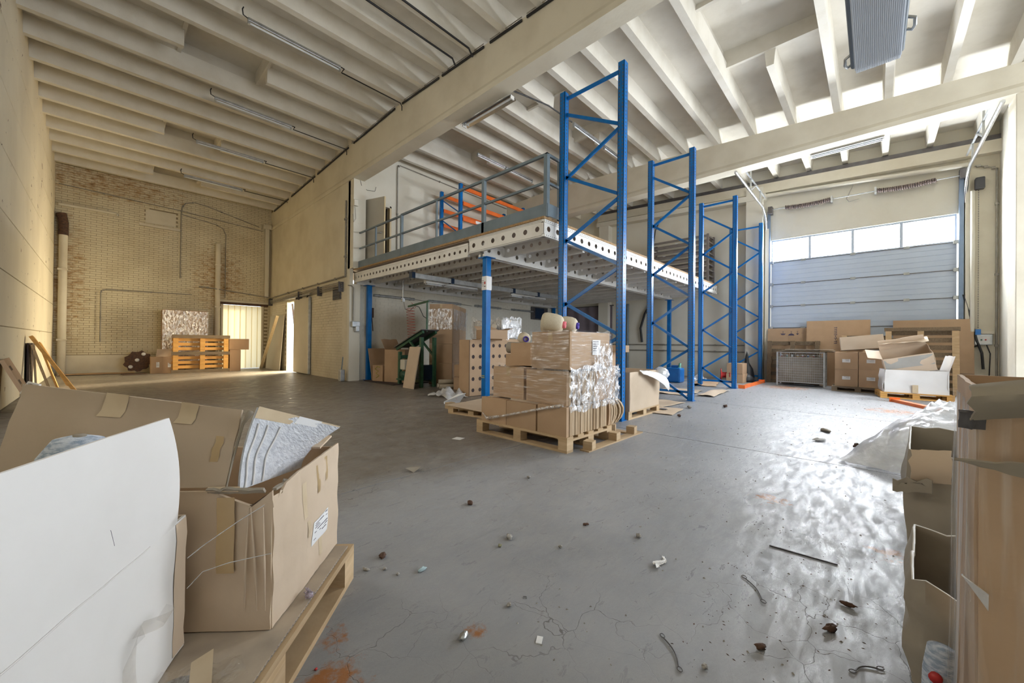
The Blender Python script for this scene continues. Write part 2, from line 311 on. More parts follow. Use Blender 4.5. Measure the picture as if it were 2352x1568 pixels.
# left wall of concrete planks with recessed joints
def wallpaint_mat(name, c1, c2, chips):
    m, nt, bs = nodemat(name); bs.inputs['Roughness'].default_value = 0.78
    c = mixc(nt, ramp(nt, tex(nt, 0.9, (1,1,0.6), 5, 'World'), 0.38, 0.75), c1, c2)
    n = tex(nt, 3.2, (1,1,1.8), 6, 'World', 0.68); big = tex(nt, 0.8, (1,1,1), 3, 'World')
    s = mathn(nt, 'ADD', n, mathn(nt, 'MULTIPLY', big, 0.25))
    c = mixc(nt, ramp(nt, s, chips, chips+0.03), c, (0.17,0.12,0.08))
    nt.links.new(c, bs.inputs['Base Color']); addbump(nt, bs, tex(nt, 9, (1,1,1), 4, 'World'), 0.25); return m
LEFTP = wallpaint_mat('chipped_cream_paint', (0.74,0.67,0.52), (0.62,0.55,0.42), 0.775)
wl = sroot('wall_left')
zs = [0, 1.17, 1.95, 2.75, 3.6, 4.45, 5.3, 6.6]
for a, b in zip(zs, zs[1:]):
    for y0, y1 in ((-4.9, 2.3), (2.3, 9.7), (9.7, 16.85)):
        B(XL-.2, y0+.004, a+.006, XL, y1-.004, b-.006).build('concrete_panel', LEFTP, wl, bevel=0.006)
B(XL-.21, -4.9, 0, XL-.015, 16.85, 6.6).build('panel_joint', MORTAR, wl)
# far brick wall, real bricks with joints (bricks are only a few pixels high)
wb = sroot('wall_far')
B(XL, YB+.012, 0, 2.80, YB+.3, 6.2).build('mortar', MORTAR, wb)
B(2.80, YB+.012, 2.30, XM+.3, YB+.3, 6.2).build('mortar', MORTAR, wb)
B(4.06, YB+.012, 0, XM+.3, YB+.3, 2.3).build('mortar', MORTAR, wb)
mb = MB(); bh, bl = 0.0655, 0.225
for r in range(90):
    z0 = 0.55 + r*bh
    if z0 > 6.0: break
    x = XL - (0.11 if r % 2 else 0)
    while x < XM:
        x0, x1 = max(x+.004, XL), min(x+bl-.004, XM); x += bl
        if x1-x0 < .03: continue
        if z0 < 2.35 and x1 > 2.79 and x0 < 4.08: continue
        if 0.86 < (x0+x1)/2 < 1.58 and 4.66 < z0 < 5.1: continue
        d = rnd.uniform(0, .006); mb.box(x0, YB-d, z0+.004, x1, YB+.02, z0+bh-.004)
mb.build('brick', BRICK, wb, kind='stuff')
B(XL, YB-.012, 0, 2.80, YB+.02, 0.54).build('plinth', PAINT, wb)
B(0.86, YB-.004, 4.67, 1.58, YB+.02, 5.10).build('blocked_opening', PAINT, wb)
tb_ = sroot('trim_7')
B(0.72, YB-.06, 4.55, 1.72, YB+.01, 4.62).build('ledge', PAINT, tb_)
B(2.72, YB-.05, 2.28, 4.22, YB+.01, 2.36).build('lintel', RUST, tb_)
B(2.72, YB-.03, 2.36, 4.22, YB+.01, 2.44).build('lintel_render', PAINT, tb_)
# translucent strip curtain in the far doorway
d2 = sroot('door_2')
for i in range(7):
    x0 = 2.83 + i*0.176
    mbx = MB().grid(lambda u, v, x0=x0, i=i: (x0+u*0.20, YB+.03+0.012*sin(u*pi)+(0.010 if i % 2 else 0), 0.02+v*2.25), 4, 2)
    mbx.build('curtain_strip', STRIPT, d2)
B(2.80, YB-.02, 0, 2.86, YB+.1, 2.28).build('door_frame', PAINT, d2)
B(4.02, YB-.02, 0, 4.08, YB+.1, 2.28).build('door_frame', PAINT, d2)
# middle wall (x = 4.3) with sliding door gap, upper wall merges with girder
wm = sroot('wall_middle')
def blockwall(parent, y0, y1, z0, z1, x, skip=None):
    m_ = MB(); r = 0; z = z0
    while z < z1-.01:
        y = y0 - (0.12 if r % 2 else 0)
        while y < y1:
            a, b = max(y+.002, y0), min(y+.238, y1); y += .24
            zz = min(z+.073, z1)
            if b-a < .03 or (skip and b > skip[0] and a < skip[1] and z < skip[2]): continue
            m_.box(x-rnd.uniform(0,.003), a, z+.002, x+.02, b, zz)
        z += .075; r += 1
    return m_
B(XM+.012, 14.62, 0, XM+.12, YB+.02, 5.2).build('wall_core', MORTAR, wm)
B(XM+.012, YL, 0, XM+.12, 13.66, 5.2).build('wall_core', MORTAR, wm)
B(XM+.012, 13.66, 2.32, XM+.12, 14.62, 5.2).build('wall_core', MORTAR, wm)
blockwall(wm, YL, YB, 0, 2.62, XM, (13.64, 14.62, 2.3)).build('brick', PAINT, wm, kind='stuff')
B(XM-.004, YL, 2.62, XM+.12, YB, 5.26).build('upper_panel', PAINT, wm)
B(XM-.01, 14.60, 0, XM+.14, 14.68, 2.34).build('door_jamb', PAINTW, wm)
we = sroot('trim_8'); B(XM, 9.78, 0, XM+.28, YL+.3, 2.50).build('wall_end', PAINTW, we); B(XM, 9.78, 2.5, 4.39, YL+.3, 5.15).build('wall_end', PAINTW, we)
# wall behind the loft (y = 9.9)
wlo = sroot('wall_loft')
B(4.58, YL, 0, XG+.3, YL+.25, 2.9).build('lower_wall', PAINTW, wlo)
B(5.50, YL, 2.9, XG+.3, YL+.25, 6.45).build('upper_wall', PAINTW, wlo)
B(4.58, YL, 4.80, 5.50, YL+.25, 6.45).build('upper_wall', PAINTW, wlo)
B(4.58, YL, 2.9, 4.68, YL+.25, 4.80).build('upper_wall', PAINTW, wlo)
B(4.30, 9.60, 2.88, 4.62, YL, 5.15).build('pilaster', PAINTW, sroot('trim_3'))
m_ = MB()
r = 0; z = 0.0
while z < 2.55:
    x = 4.60 - (.12 if r % 2 else 0)
    while x < XG:
        a, b = max(x+.0015, 4.6), min(x+.2385, XG); x += .24
        if b-a > .03: m_.box(a, YL-.006-rnd.uniform(0,.002), z+.0015, b, YL, z+.0735)
    z += .075; r += 1
m_.build('brick', PAINTW, wlo, kind='stuff')
B(4.55, YL+.25, 2.85, 5.7, YL+1.5, 2.9).add(*([[(4.55,YL+.25,2.9),(5.7,YL+.25,2.9),(5.7,YL+1.5,2.9),(4.55,YL+1.5,2.9),(4.55,YL+.25,4.9),(5.7,YL+.25,4.9),(5.7,YL+1.5,4.9),(4.55,YL+1.5,4.9)], [(2,3,7,6),(0,3,7,4),(1,2,6,5),(4,5,6,7)]])).build('store_room', DARKROOM, sroot('wall_store'))  # near-black walls put the unlit room's shade into the colour
d3 = sroot('door_3')
B(4.68, YL-.02, 2.9, 4.73, YL+.1, 4.78).build('door_frame', PAINTW, d3); B(5.45, YL-.02, 2.9, 5.50, YL+.1, 4.80).build('door_frame', WOODP, d3)
B(4.68, YL-.02, 4.75, 5.50, YL+.1, 4.80).build('door_frame', PAINTW, d3)
leaf = B(0, -.04, 0, .74, 0, 1.83).build('door_leaf', DOORG, d3, loc=(4.70, YL-.03, 2.91), rz=radians(-72))
B(.735, -.042, 0, .75, .002, 1.83).build('leaf_edge', WOODP, leaf)
MB().tube([(.66,-.04,.9),(.66,-.09,.9),(.56,-.09,.9)], .012).build('handle', GALV, leaf)
# gate wall (x = 13.25)
wg = sroot('wall_gate')
B(XG, 2.22, 0, XG+.3, YL+.3, 6.3).build('wall_plate', PAINTW, wg)
B(XG, -1.38, 4.06, XG+.3, 2.22, 6.3).build('wall_plate', PAINTW, wg)
B(XG, -2.4, 0, XG+.3, -1.38, 6.3).build('wall_plate', PAINT, wg)
B(XG-.28, 2.36, 0, XG, 2.78, 5.6).build('pilaster', PAINTW, sroot('trim_4')); B(XG-.28, 7.3, 0, XG, 7.7, 5.6).build('pilaster', PAINTW, sroot('trim_5'))
tg = sroot('trim_6')
B(XG-.02, -1.95, 0, XG, -1.50, 5.3).build('wall_strip', PAINT, wg)
B(XG-.10, 2.24, 0, XG, 2.33, 4.4).build('gate_jamb', PAINTW, tg); B(XG-.12, -1.52, 0, XG, -1.46, 5.0).build('gate_jamb', PAINTW, tg)
def slopebar(y0, y1, dz0, dz1, x0, x1):
    v = []
    for y in (y0, y1):
        for dz in (dz0, dz1):
            for x in (x0, x1): v.append((x, y, roofz(y)+dz))
    return MB().add(v, [(0,1,3,2),(4,6,7,5),(0,4,5,1),(2,3,7,6),(0,2,6,4),(1,5,7,3)])
slopebar(-1.95, 7.8, -.42, -.16, XG-.22, XG+.02).build('edge_beam', PAINT, tg)
slopebar(-1.95, 7.8, -.16, -.02, XG-.12, XG+.02).build('beam_top', DKSTEEL, tg)
slopebar(2.3, 7.8, -.62, -.46, XG-.30, XG+.02).build('ledge', PAINTW, tg)
# right side: wall stub, column by girder
wr = sroot('wall_right')
B(10.6, -2.3, 0, XG+.2, -1.95, 6.3).build('wall_plate', PAINTW, wr)
B(10.15, -2.6, 0, 10.66, -1.66, 5.2).build('column', PAINT, wr, bevel=0.01)
B(10.15, -4.9, 0, 10.4, -2.6, 6.2).build('wall_plate', PAINT, wr)
# rear wall behind the camera with a wide opening added for the fill lamp
wrr = sroot('wall_rear')
B(XL, -4.75, 0, 3.2, -4.5, 6.2).build('wall_plate', PAINT, wrr); B(9.7, -4.75, 0, 10.15, -4.5, 6.2).build('pier', PAINT, wrr)
B(XL, -4.75, 4.6, 10.15, -4.5, 6.2).build('header', PAINT, wrr)
# ---------------------------------------------------------------- girders
def girder(name, x0, x1, y0, y1, zb, fl_):
    root = sroot(name); n = 8; v = []; ys_ = sorted(set([y0, y1] + ([7.8] if y0 < 7.8 < y1 else [])))
    for y in ys_:
        zt = roofz(y)
        v += [(x0-fl_, y, zb), (x1+fl_, y, zb), (x1+fl_, y, zb+.09), (x1, y, zb+.16), (x1, y, zt), (x0, y, zt), (x0, y, zb+.16), (x0-fl_, y, zb+.09)]
    f = []
    for i in range(len(ys_)-1):
        for k in range(n): f.append((i*n+k, i*n+(k+1) % n, (i+1)*n+(k+1) % n, (i+1)*n+k))
    f += [tuple(range(n))[::-1], tuple(range((len(ys_)-1)*n, len(ys_)*n))]
    MB().add(v, f).build('girder_beam', PAINT, root); return root
g1 = girder('trim_1', XM, 4.54, -4.75, YB, 5.14, 0.03)
cr_ = MB().tube([(XM-.001, 16.4-.3*k, 5.245+.018*nz(k*.9,1,2)+.01*nz(k*3.1,4,1)) for k in range(50)], .0045, 4).build('crack_line', MORTAR, g1)
g2 = girder('trim_2', 10.15, 10.45, -4.75, YL+.05, 5.15, 0.03)
# ---------------------------------------------------------------- ceiling: slabs with ribs, closed rooflight pockets
ce = sroot('ceiling')
PIT = 0.745; ky = [-0.17 + PIT*k for k in range(-6, 24)]
bays = [(XL, 4.42, -4.75, YB), (4.42, 10.30, -4.75, YL), (10.30, XG+.05, -1.95, YL)]
pockets = {0: [(0.9, 2.15, 8.77), (0.95, 2.05, 12.495), (0.95, 2.05, 5.79), (0.95, 2.05, 15.475)], 1: [(6.10, 7.75, 1.32), (6.5, 8.35, 5.045), (5.55, 7.45, 8.025)], 2: []}
RIB = 0.30
def ribmesh(L):
    wb_, wt = 0.055, 0.085
    v = []
    for x in (0, L): v += [(x,-wb_,0),(x,wb_,0),(x,wt,RIB+.02),(x,-wt,RIB+.02)]
    return MB().add(v, [(0,3,2,1),(4,5,6,7),(0,1,5,4),(1,2,6,5),(2,3,7,6),(3,0,4,7)]).mesh('joist', JOISTM)
cache = {}
def rib(x0, x1, y):
    L = round(x1-x0, 3)
    if L not in cache: cache[L] = ribmesh(L)
    inst(cache[L], 'joist', ce, (x0, y, roofz(y)))
for bi, (x0, x1, y0, y1) in enumerate(bays):
    for y in ky:
        if y < y0+.05 or y > y1-.08: continue
        cut = [p for p in pockets[bi] if abs(p[2]-y) < .3]
        if cut:
            a, b, _ = cut[0]; rib(x0, a, y); rib(b, x1, y)
        else: rib(x0, x1, y)
    xe = sorted(set([x0, x1] + [q for p in pockets[bi] for q in p[:2]])); yk = [y for y in ky if y0+.05 < y < y1-.08]
    ye = sorted(set([y0, y1] + yk + ([7.8] if y0 < 7.8 < y1 else [])))
    sl = MB(); pk = MB()
    for a, b in zip(xe, xe[1:]):
        for c, d in zip(ye, ye[1:]):
            inp = any(p[0]-.01 < a and b < p[1]+.01 and p[2]-PIT-.01 < c and d < p[2]+PIT+.01 for p in pockets[bi])
            h = .24 if inp else 0
            P = [(a,c,roofz(c)+RIB+h),(b,c,roofz(c)+RIB+h),(b,d,roofz(d)+RIB+h),(a,d,roofz(d)+RIB+h)]
            (pk if inp else sl).add(P + [(x, y, z+.12) for x, y, z in P], [(0,3,2,1),(4,5,6,7),(0,1,5,4),(1,2,6,5),(2,3,7,6),(3,0,4,7)])
    sl.build('roof_slab', CEILM, ce)
    for p in pockets[bi]:
        a, b, y = p; c, d = y-PIT, y+PIT; z0 = roofz(y)
        for xx in (a, b): pk.box(xx-.03, c, z0+RIB-.04, xx+.03, d, z0+RIB+.3)
        for yy in (c, d): pk.box(a, yy-.03, z0+RIB-.04, b, yy+.03, z0+RIB+.3)
    if pockets[bi]: pk.build('rooflight_pocket', CEILM, ce)
# outer roof cover keeps daylight out of the joints
for y0, y1 in ((-4.8, 7.8), (7.8, YB+.3)):
    v = [(x, y, roofz(y)+dz) for dz in (.72, .8) for x, y in ((XL-.2,y0),(XG+.3 if y1 < 9 else 4.7,y0),(XG+.3 if y1 < 9 else 4.7,y1),(XL-.2,y1))]
    MB().add(v, [(0,3,2,1),(4,5,6,7),(0,1,5,4),(1,2,6,5),(2,3,7,6),(3,0,4,7)]).build('roof_cover', CEILM, ce)
v = [(x, y, roofz(y)+dz) for dz in (.72, .8) for x, y in ((4.5,7.8),(XG+.3,7.8),(XG+.3,YL+.3),(4.5,YL+.3))]
MB().add(v, [(0,3,2,1),(4,5,6,7),(0,1,5,4),(1,2,6,5),(2,3,7,6),(3,0,4,7)]).build('roof_cover', CEILM, ce)
# ---------------------------------------------------------------- sectional gate
d1 = sroot('door_1')
seg = [(.005,.27),(.27,.90),(.90,1.53),(1.53,2.15),(2.15,2.78),(2.78,3.41)]
for a, b in seg:
    m_ = MB(); n = 5 if b-a > .4 else 2; h = (b-a)/n
    for k in range(n): m_.box(XG+.02+(0.0 if k % 2 else 0.0015), -1.345, a+k*h+.004, XG+.07, 2.195, a+(k+1)*h-.004)
    m_.box(XG+.030, -1.345, a+.006, XG+.07, 2.195, b-.006)
    m_.build('gate_panel', PANELM, d1)
for k in range(4):
    y0 = -1.345 + k*.885
    w = B(XG+.03, y0+.03, 3.45, XG+.05, y0+.855, 4.01).build('window_pane', WINGLASS, d1)
fr = MB()
for z0, z1 in ((3.41,3.45),(4.01,4.06)): fr.box(XG+.02, -1.345, z0, XG+.07, 2.195, z1)
for k in range(5): fr.box(XG+.02, -1.345+k*.885-(.03 if k else 0), 3.45, XG+.07, -1.345+k*.885+(.03 if k < 4 else 0), 4.01)
fr.build('window_frame', PANELM, d1)
for a in (.27,.90,1.53,2.15,2.78,3.41):
    B(XG+.008, -1.345, a-.008, XG+.02, 2.195, a+.008).build('panel_joint', DKSTEEL, d1)
    for y in (1.45, .42, -.55): B(XG-.012, y-.05, a-.03, XG+.02, y+.05, a+.03).build('hinge', GALV, d1)
    for y in (-1.34, 2.19): B(XG-.05, y-.05, a-.04, XG+.02, y+.05, a+.04).build('roller_bracket', GALV, d1)
for y, s in ((2.245, 1), (-1.405, -1)):
    B(XG-.09, y-.035, 0, XG, y+.035, 4.9).build('side_track', M('track_blue_grey', (0.16,0.22,0.32), None, 5, rough=0.4, metal=0.4), d1)
    pts = [(XG-.06, y+s*.06, 4.25)] + [(XG-.06-.62*(1-cos(t*pi/2/6)), y+s*.06, 4.25+.66*sin(t*pi/2/6)) for t in range(1,7)] + [(9.75, y+s*.06, 4.93)]
    MB().tube(pts, .032, 6).build('curved_track', SILVER, d1)
MB().tube([(XG-.12, 2.19, 4.92), (XG-.12, -1.42, 4.87)], .014, 6).build('spring_shaft', GALV, d1)
for y in (2.2, -1.42): B(XG-.2, y-.05, 4.80, XG, y+.05, 5.0).build('shaft_bracket', DKSTEEL, d1)
def spring(y0, y1, z0, z1):
    pts = []
    for i in range(0, 26*8+1):
        t = i/(26*8); a = i*pi/4; sag = 0.035*sin(pi*t)
        pts.append((XG-.12+.045*cos(a), y0+(y1-y0)*t, z0+(z1-z0)*t-sag+.045*sin(a)))
    m_ = MB().tube(pts, .016, 5); m_.lathe([(.036,0),(.036,abs(y1-y0))], (XG-.12,y0,z0-.015), (0,y1-y0,z1-z0), 10); return m_
spring(1.85, .86, 4.915, 4.90).build('torsion_spring', SPRING, d1); spring(-.02, -1.02, 4.89, 4.875).build('torsion_spring', SPRING, d1)
for y in (.84, 0.0): B(XG-.19, y-.02, 4.82, XG, y+.02, 4.97).build('spring_bracket', GALV, d1)
for y in (2.30, -1.46):
    MB().bar((XG-.25, y, 5.25), (10.7, y, 5.25), .03, .03).bar((12.3, y, 4.95), (12.3, y, 5.25), .03, .03).bar((11.2, y, 4.95), (11.2, y, 5.6), .03, .03).bar((11.2, y, 4.95), (11.8, y, 5.25), .03, .03).build('track_hanger', GALV, d1)
MB().tube([(XG-.14, 2.33, 5.36), (XG-.14, -1.5, 5.07)], .055, 10).build('roller_tube', PAINTW, d1)
# left hall sliding door
d4 = sroot('door_4')
B(XM-.08, 12.40, 0.02, XM-.03, 13.70, 2.34).build('door_leaf', M('sliding_door_paint', (0.62,0.59,0.50), (0.56,0.52,0.44), 1.5, rough=0.6), d4, bevel=.004)
B(XM-.085, 12.37, 0.02, XM-.025, 12.43, 2.36).build('leaf_edge', GALV, d4)
B(XM-.09, 12.3, 2.40, XM-.01, 14.75, 2.45).build('sliding_rail', GALV, d4)
for y in (12.55, 13.5): B(XM-.085, y-.03, 2.33, XM-.03, y+.03, 2.44).build('hanger', DKSTEEL, d4)
MB().bar((XM+.10, 14.45, 2.28), (XM+.06, 14.05, 1.5), .05, .02).build('torn_flap', DARKROOM, d4)
B(4.36, YL, 5.7, 4.60, YB+.3, 6.75).build('infill', PAINT, wm)
# ================================================================ mezzanine
def perf(m, o, d, L, h, s, r, up=(0,0,1), seg=8):
    o = Vector(o); d = Vector(d).normalized(); up = Vector(up); n = max(1, int(L/s)); s = L/n
    for i in range(n):
        c = o + d*(s*(i+.5)) + up*(h/2); vs_ = []
        for k in range(8):
            a = k*pi/4; q = (cos(a), sin(a)); f = 1/max(abs(q[0]), abs(q[1])); vs_.append(c + d*(q[0]*f*s/2) + up*(q[1]*f*h/2))
        for k in range(8): a = k*pi/4; vs_.append(c + d*(cos(a)*r) + up*(sin(a)*r))
        m.add(vs_, [(k, (k+1) % 8, 8+(k+1) % 8, 8+k) for k in range(8)])
    return m
mez = thing('mezzanine_platform', 'white steel mezzanine platform on blue posts with rows of round holes in its beams', 'platform', (4.45, 3.56, 0))
def P(m, name, mat, **k): return m.build(name, mat, mez, loc=(-4.45, -3.56, 0), **k)
def cbeam_y(x, y0, y1, z0, z1, name, s=.155, r=.032, lip=.05, mat=STEELW):
    m = MB(); h = z1-z0; perf(m, (x, y0, z0+.035), (0,1,0), y1-y0, h-.07, s, r)
    m.box(x-.012, y0, z0, x+lip, y1, z0+.035); m.box(x-.012, y0, z1-.035, x+lip, y1, z1); return P(m, name, mat)
def cbeam_x(y, x0, x1, z0, z1, name, s=.19, r=.036, lip=.05, mat=STEELW):
    m = MB(); h = z1-z0; perf(m, (x0, y, z0+.045), (1,0,0), x1-x0, h-.09, s, r)
    m.box(x0, y-.012, z0, x1, y+lip, z0+.045); m.box(x0, y-.012, z1-.045, x1, y+lip, z1); return P(m, name, mat)
cbeam_y(4.46, 5.30, 9.85, 2.545, 2.79, 'edge_beam'); cbeam_y(4.43, 3.56, 5.24, 2.585, 2.84, 'edge_beam', .235, .042)
cbeam_x(3.55, 4.43, 12.92, 2.585, 2.84, 'edge_beam', .22, .042)
dots = MB()
for i in range(70):
    y = 3.6+i*.0235
    for z in (2.602, 2.823): dots.box(4.414, y-.004, z-.004, 4.42, y+.004, z+.004)
for i in range(180):
    x = 4.47+i*.048
    for z in (2.607, 2.818): dots.box(x-.005, 3.534, z-.005, x+.005, 3.54, z+.005)
P(dots, 'bolt_hole', DKSTEEL, kind='stuff')
for dx in (-.05, .05): cbeam_x(4.96+dx, 4.48, 12.92, 2.50, 2.74, 'main_beam', .24, .04, .03)
cbeam_x(9.80, 4.5, 12.92, 2.50, 2.74, 'main_beam', .24, .04)
x = 4.98
while x < 12.8:
    cbeam_y(x, 3.62, 4.90, 2.565, 2.79, 'floor_joist', .17, .034, .05); cbeam_y(x, 5.04, 9.78, 2.565, 2.79, 'floor_joist', .17, .034, .05); x += .60
DECKM = M('deck_underside', (0.50,0.42,0.36), (0.42,0.34,0.29), 2, rough=0.8)
for i in range(7):
    y0 = 3.53+i*.907; P(B(4.40, y0+.003, 2.842, 12.94, y0+.904, 2.878), 'deck_board', DECKM if False else OSB)
P(B(4.44, 3.57, 2.834, 12.92, 9.86, 2.842), 'deck_underlay', DECKM)
def post(x, y, s=.11):
    m = MB().box(x-s/2, y-s/2, .012, x+s/2, y+s/2, 2.50); P(m, 'post', BLUE, bevel=.008)
    P(B(x-.10, y-.10, 0, x+.10, y+.10, .012), 'foot_plate', BLUE); P(B(x-.11, y-.11, 2.488, x+.11, y+.11, 2.50), 'head_plate', BLUE)
for x, y in ((4.60, 4.96), (4.82, 9.76), (12.85, 4.96), (12.88, 9.76)): post(x, y)
# sticker on the front post
st = P(B(4.541, 4.898, 1.93, 4.664, 4.905, 2.17).box(4.538, 4.905, 1.93, 4.545, 5.02, 2.17), 'safety_notice', PAPER)
P(B(4.536, 4.925, 2.03, 4.538, 4.955, 2.075), 'red_symbol', RED); P(B(4.536, 4.92, 1.985, 4.538, 4.96, 2.0), 'dark_symbol', INK)
for k in range(4): P(B(4.536, 4.965, 2.09-.03*k, 4.538, 5.012, 2.096-.03*k), 'text_line', INK)
m = MB()
for z in (.40,.43): m.box(4.540, 4.93, z, 4.544, 5.0, z+.012)
P(m, 'yellow_mark', M('yellow_paint', (0.55,0.5,0.12), None, 4))
# guard rail along the mezzanine edge
gr = thing('guard_rail', 'blue-grey steel guard rail with toe board along the mezzanine edge', 'railing', (4.45, 3.54, 2.88))
def G(m, name, **k): return m.build(name, RAILG, gr, loc=(-4.45, -3.54, -2.88), **k)
for y, s in ((3.54,.065),(4.91,.06),(6.28,.035),(7.58,.055),(8.75,.035),(9.86,.045)): G(B(4.47-s/2, y-s/2, 2.88, 4.47+s/2, y+s/2, 3.80), 'rail_post')
G(B(4.45, 3.52, 3.785, 4.49, 7.6, 3.825), 'top_rail'); G(B(4.452, 7.6, 3.77, 4.488, 9.88, 3.805), 'top_rail')
G(B(4.455, 3.54, 3.375, 4.485, 9.88, 3.41), 'mid_rail'); G(B(4.44, 3.54, 2.885, 4.448, 7.58, 3.07), 'toe_board'); G(B(4.44, 7.585, 2.885, 4.448, 9.88, 3.06), 'toe_board')
G(B(4.45, 3.52, 3.785, 4.80, 3.56, 3.825), 'top_rail'); G(B(4.45, 3.525, 3.375, 4.80, 3.555, 3.41), 'mid_rail'); G(B(4.76, 3.515, 2.88, 4.81, 3.565, 3.825), 'rail_post'); G(B(4.45, 3.50, 2.885, 4.8, 3.508, 3.07), 'toe_board')
# ================================================================ pallet rack uprights
def upright_frame(x, yl, yr, h, label, drop=0.0):
    t = thing('rack_upright_frame', label, 'rack frame', (x, (yl+yr)/2, 0), group='blue rack frames in a row'); d = (yl-yr)/2
    for s, nm in ((d, 'left'), (-d, 'right')):
        c = MB(); w, dp = .05, .045
        # open C-section with returned lips
        c.box(-w, s-dp, .01, -w+.006, s+dp, h); c.box(-w, s-dp, .01, w, s-dp+.006, h); c.box(-w, s+dp-.006, .01, w, s+dp, h)
        c.box(w-.006, s-dp, .01, w, s-dp+.028, h); c.box(w-.006, s+dp-.028, .01, w, s+dp, h)
        u = c.build('upright', BLUE, t); sl = MB()
        z = .12
        while z < h-.05:
            for o_ in (-.024, .024): sl.box(-w-.0012, s+o_-.006, z, -w, s+o_+.006, z+.026)
            sl.box(-.010, s-dp-.0012, z+.01, .010, s-dp, z+.032); z += .05
        sl.build('slot', DKSTEEL, u, kind='stuff')
        B(-.07, s-.06, 0, .07, s+.06, .01).build('foot_plate', BLUE, t)
    zt = h-.085
    def br(za, zb, w=.042): MB().bar((.012, d-.03, za), (.012, -d+.03, zb), .03, w).build('brace', BLUE, t)
    br(zt, zt); L = [h-.32-.94*k for k in range(5)]; Rr = [h-.80-.94*k for k in range(5)]
    for a, b in zip(L, Rr): br(a, b)
    for a, b in zip(L[1:], Rr): br(a-.03, b-.03)
    br(.15, .15); return t
upright_frame(4.70, 3.40, 2.45, 4.75, 'tall blue rack upright frame nearest the camera, beside the wrapped pallet')
upright_frame(7.30, 3.19, 2.42, 4.58, 'second blue rack upright frame from the camera, before the blue can')
upright_frame(10.20, 3.16, 2.41, 4.54, 'third blue rack upright frame from the camera, before the red reel')
upright_frame(12.80, 3.12, 2.37, 4.50, 'farthest blue rack upright frame, beside the gate')
# orange rack standing on the mezzanine
ork = thing('loft_rack', 'orange beams stacked between blue uprights on the mezzanine', 'rack', (6.93, 8.6, 2.88))
def K(m, name, mat): return m.build(name, mat, ork, loc=(-6.93, -8.6, -2.88))
for x in (6.93, 9.6):
    for y in (8.6, 9.5): K(B(x-.045, y-.04, 2.88, x+.045, y+.04, 5.54), 'upright', BLUE)
    for a, b in ((3.0,3.5),(3.5,4.1),(4.1,4.7),(4.7,5.3)): K(MB().bar((x, 8.6, a), (x, 9.5, b), .03, .03), 'brace', BLUE)
for z in (5.42, 4.98, 4.54, 4.12, 3.68, 3.3):
    for y in (8.55, 9.46): K(B(6.98, y-.02, z-.055, 9.55, y+.02, z+.045), 'beam', ORANGE)
K(B(7.45, 8.528, 4.51, 7.75, 8.53, 4.59), 'load_notice', PAPER)
# dark steel rack against the gate wall on the mezzanine
drk = thing('steel_shelf_rack', 'grey-brown steel shelf rack standing against the gate wall on the mezzanine', 'rack', (12.9, 4.65, 2.88))
def K2(m, name, mat): return m.build(name, mat, drk, loc=(-12.9, -4.65, -2.88))
GBR = M('grey_brown_steel', (0.20,0.18,0.17), (0.15,0.13,0.125), 5, rough=0.55)
for y in (3.72, 5.55):
    for x in (12.62, 13.18): K2(B(x-.03, y-.03, 2.88, x+.03, y+.03, 4.42), 'upright', GBR)
for i in range(9):
    z = 2.98+i*.172
    for x in (12.60, 13.2): K2(B(x-.012, 3.7, z-.03, x+.012, 5.57, z+.04), 'shelf_beam', GBR)
    for y in (3.72, 5.55): K2(B(12.62, y-.02, z-.02, 13.18, y+.02, z+.02), 'side_rail', GBR)
for y, z in ((4.6,4.25),(5.3,4.08),(4.2,4.26),(5.0,3.9),(4.0,3.72)): K2(B(12.585, y, z, 12.588, y+.09, z+.03), 'shelf_tag', PAPER)
# ================================================================ lamps
def batten(label, p, L, along='x', kind='ceiling', group=None, w=.055):
    t = thing('strip_lamp', label, 'lamp', p, 0.0 if along == 'x' else pi/2, group)
    B(0, -w/2, -.02, L, w/2, .03).build('lamp_body', GALV if kind == 'ceiling' else STEELW, t, bevel=.004)
    MB().tube([(.03, 0, -.045), (L-.03, 0, -.045)], .016, 8).build('tube', DIFF, t)
    for x0 in (0, L-.03): B(x0, -.022, -.066, x0+.03, .022, -.02).build('end_cap', GALV, t)
    return t
G1 = 'strip lamps under the left hall ceiling'
for i, (x, y, lb) in enumerate(((1.48, 7.1, 'strip lamp under left hall ceiling, nearest the camera'), (1.50, 9.82, 'second strip lamp from the camera under left hall ceiling'), (1.50, 12.10, 'third strip lamp from the camera under left hall ceiling'), (1.55, 14.62, 'strip lamp under left hall ceiling, nearest the brick wall'))):
    z = roofz(y)-.10; batten(lb, (x, y, z), 1.42, group=G1)
    t = thing('lamp_cable', 'black cable running from the %s ceiling strip lamp to the girder' % ('first','second','third','fourth')[i], 'cable', (x, y, z))
    MB().tube([(1.44,0,.02),(1.5,.02,.03),(1.5,.14,.02),(2.66,.14,.02),(2.72,.14,.02),(2.76,.14,-.03),(2.76,.14,-.12)], .011, 6).build('cable', BLACK, t)
    MB().tube([(0,0,.02),(-.06,0,.04),(-.07,0,.12),(-.05,.03,.18)], .009, 6).build('cable_tail', BLACK, t)
G2 = 'strip lamps under the loft ceiling'
batten('strip lamp above the mezzanine, far one of the row by the loft wall', (7.68, 7.55, 5.93), 1.15, group=G2); batten('strip lamp above the mezzanine, near one of the row by the loft wall', (6.62, 7.55, 5.93), 1.02, group=G2)
batten('strip lamp above the tall rack frame, near one of its row', (7.0, 4.82, 5.83), 1.2, group=G2); batten('strip lamp above the tall rack frame, far one of its row', (8.3, 4.82, 5.83), 1.2, group=G2)
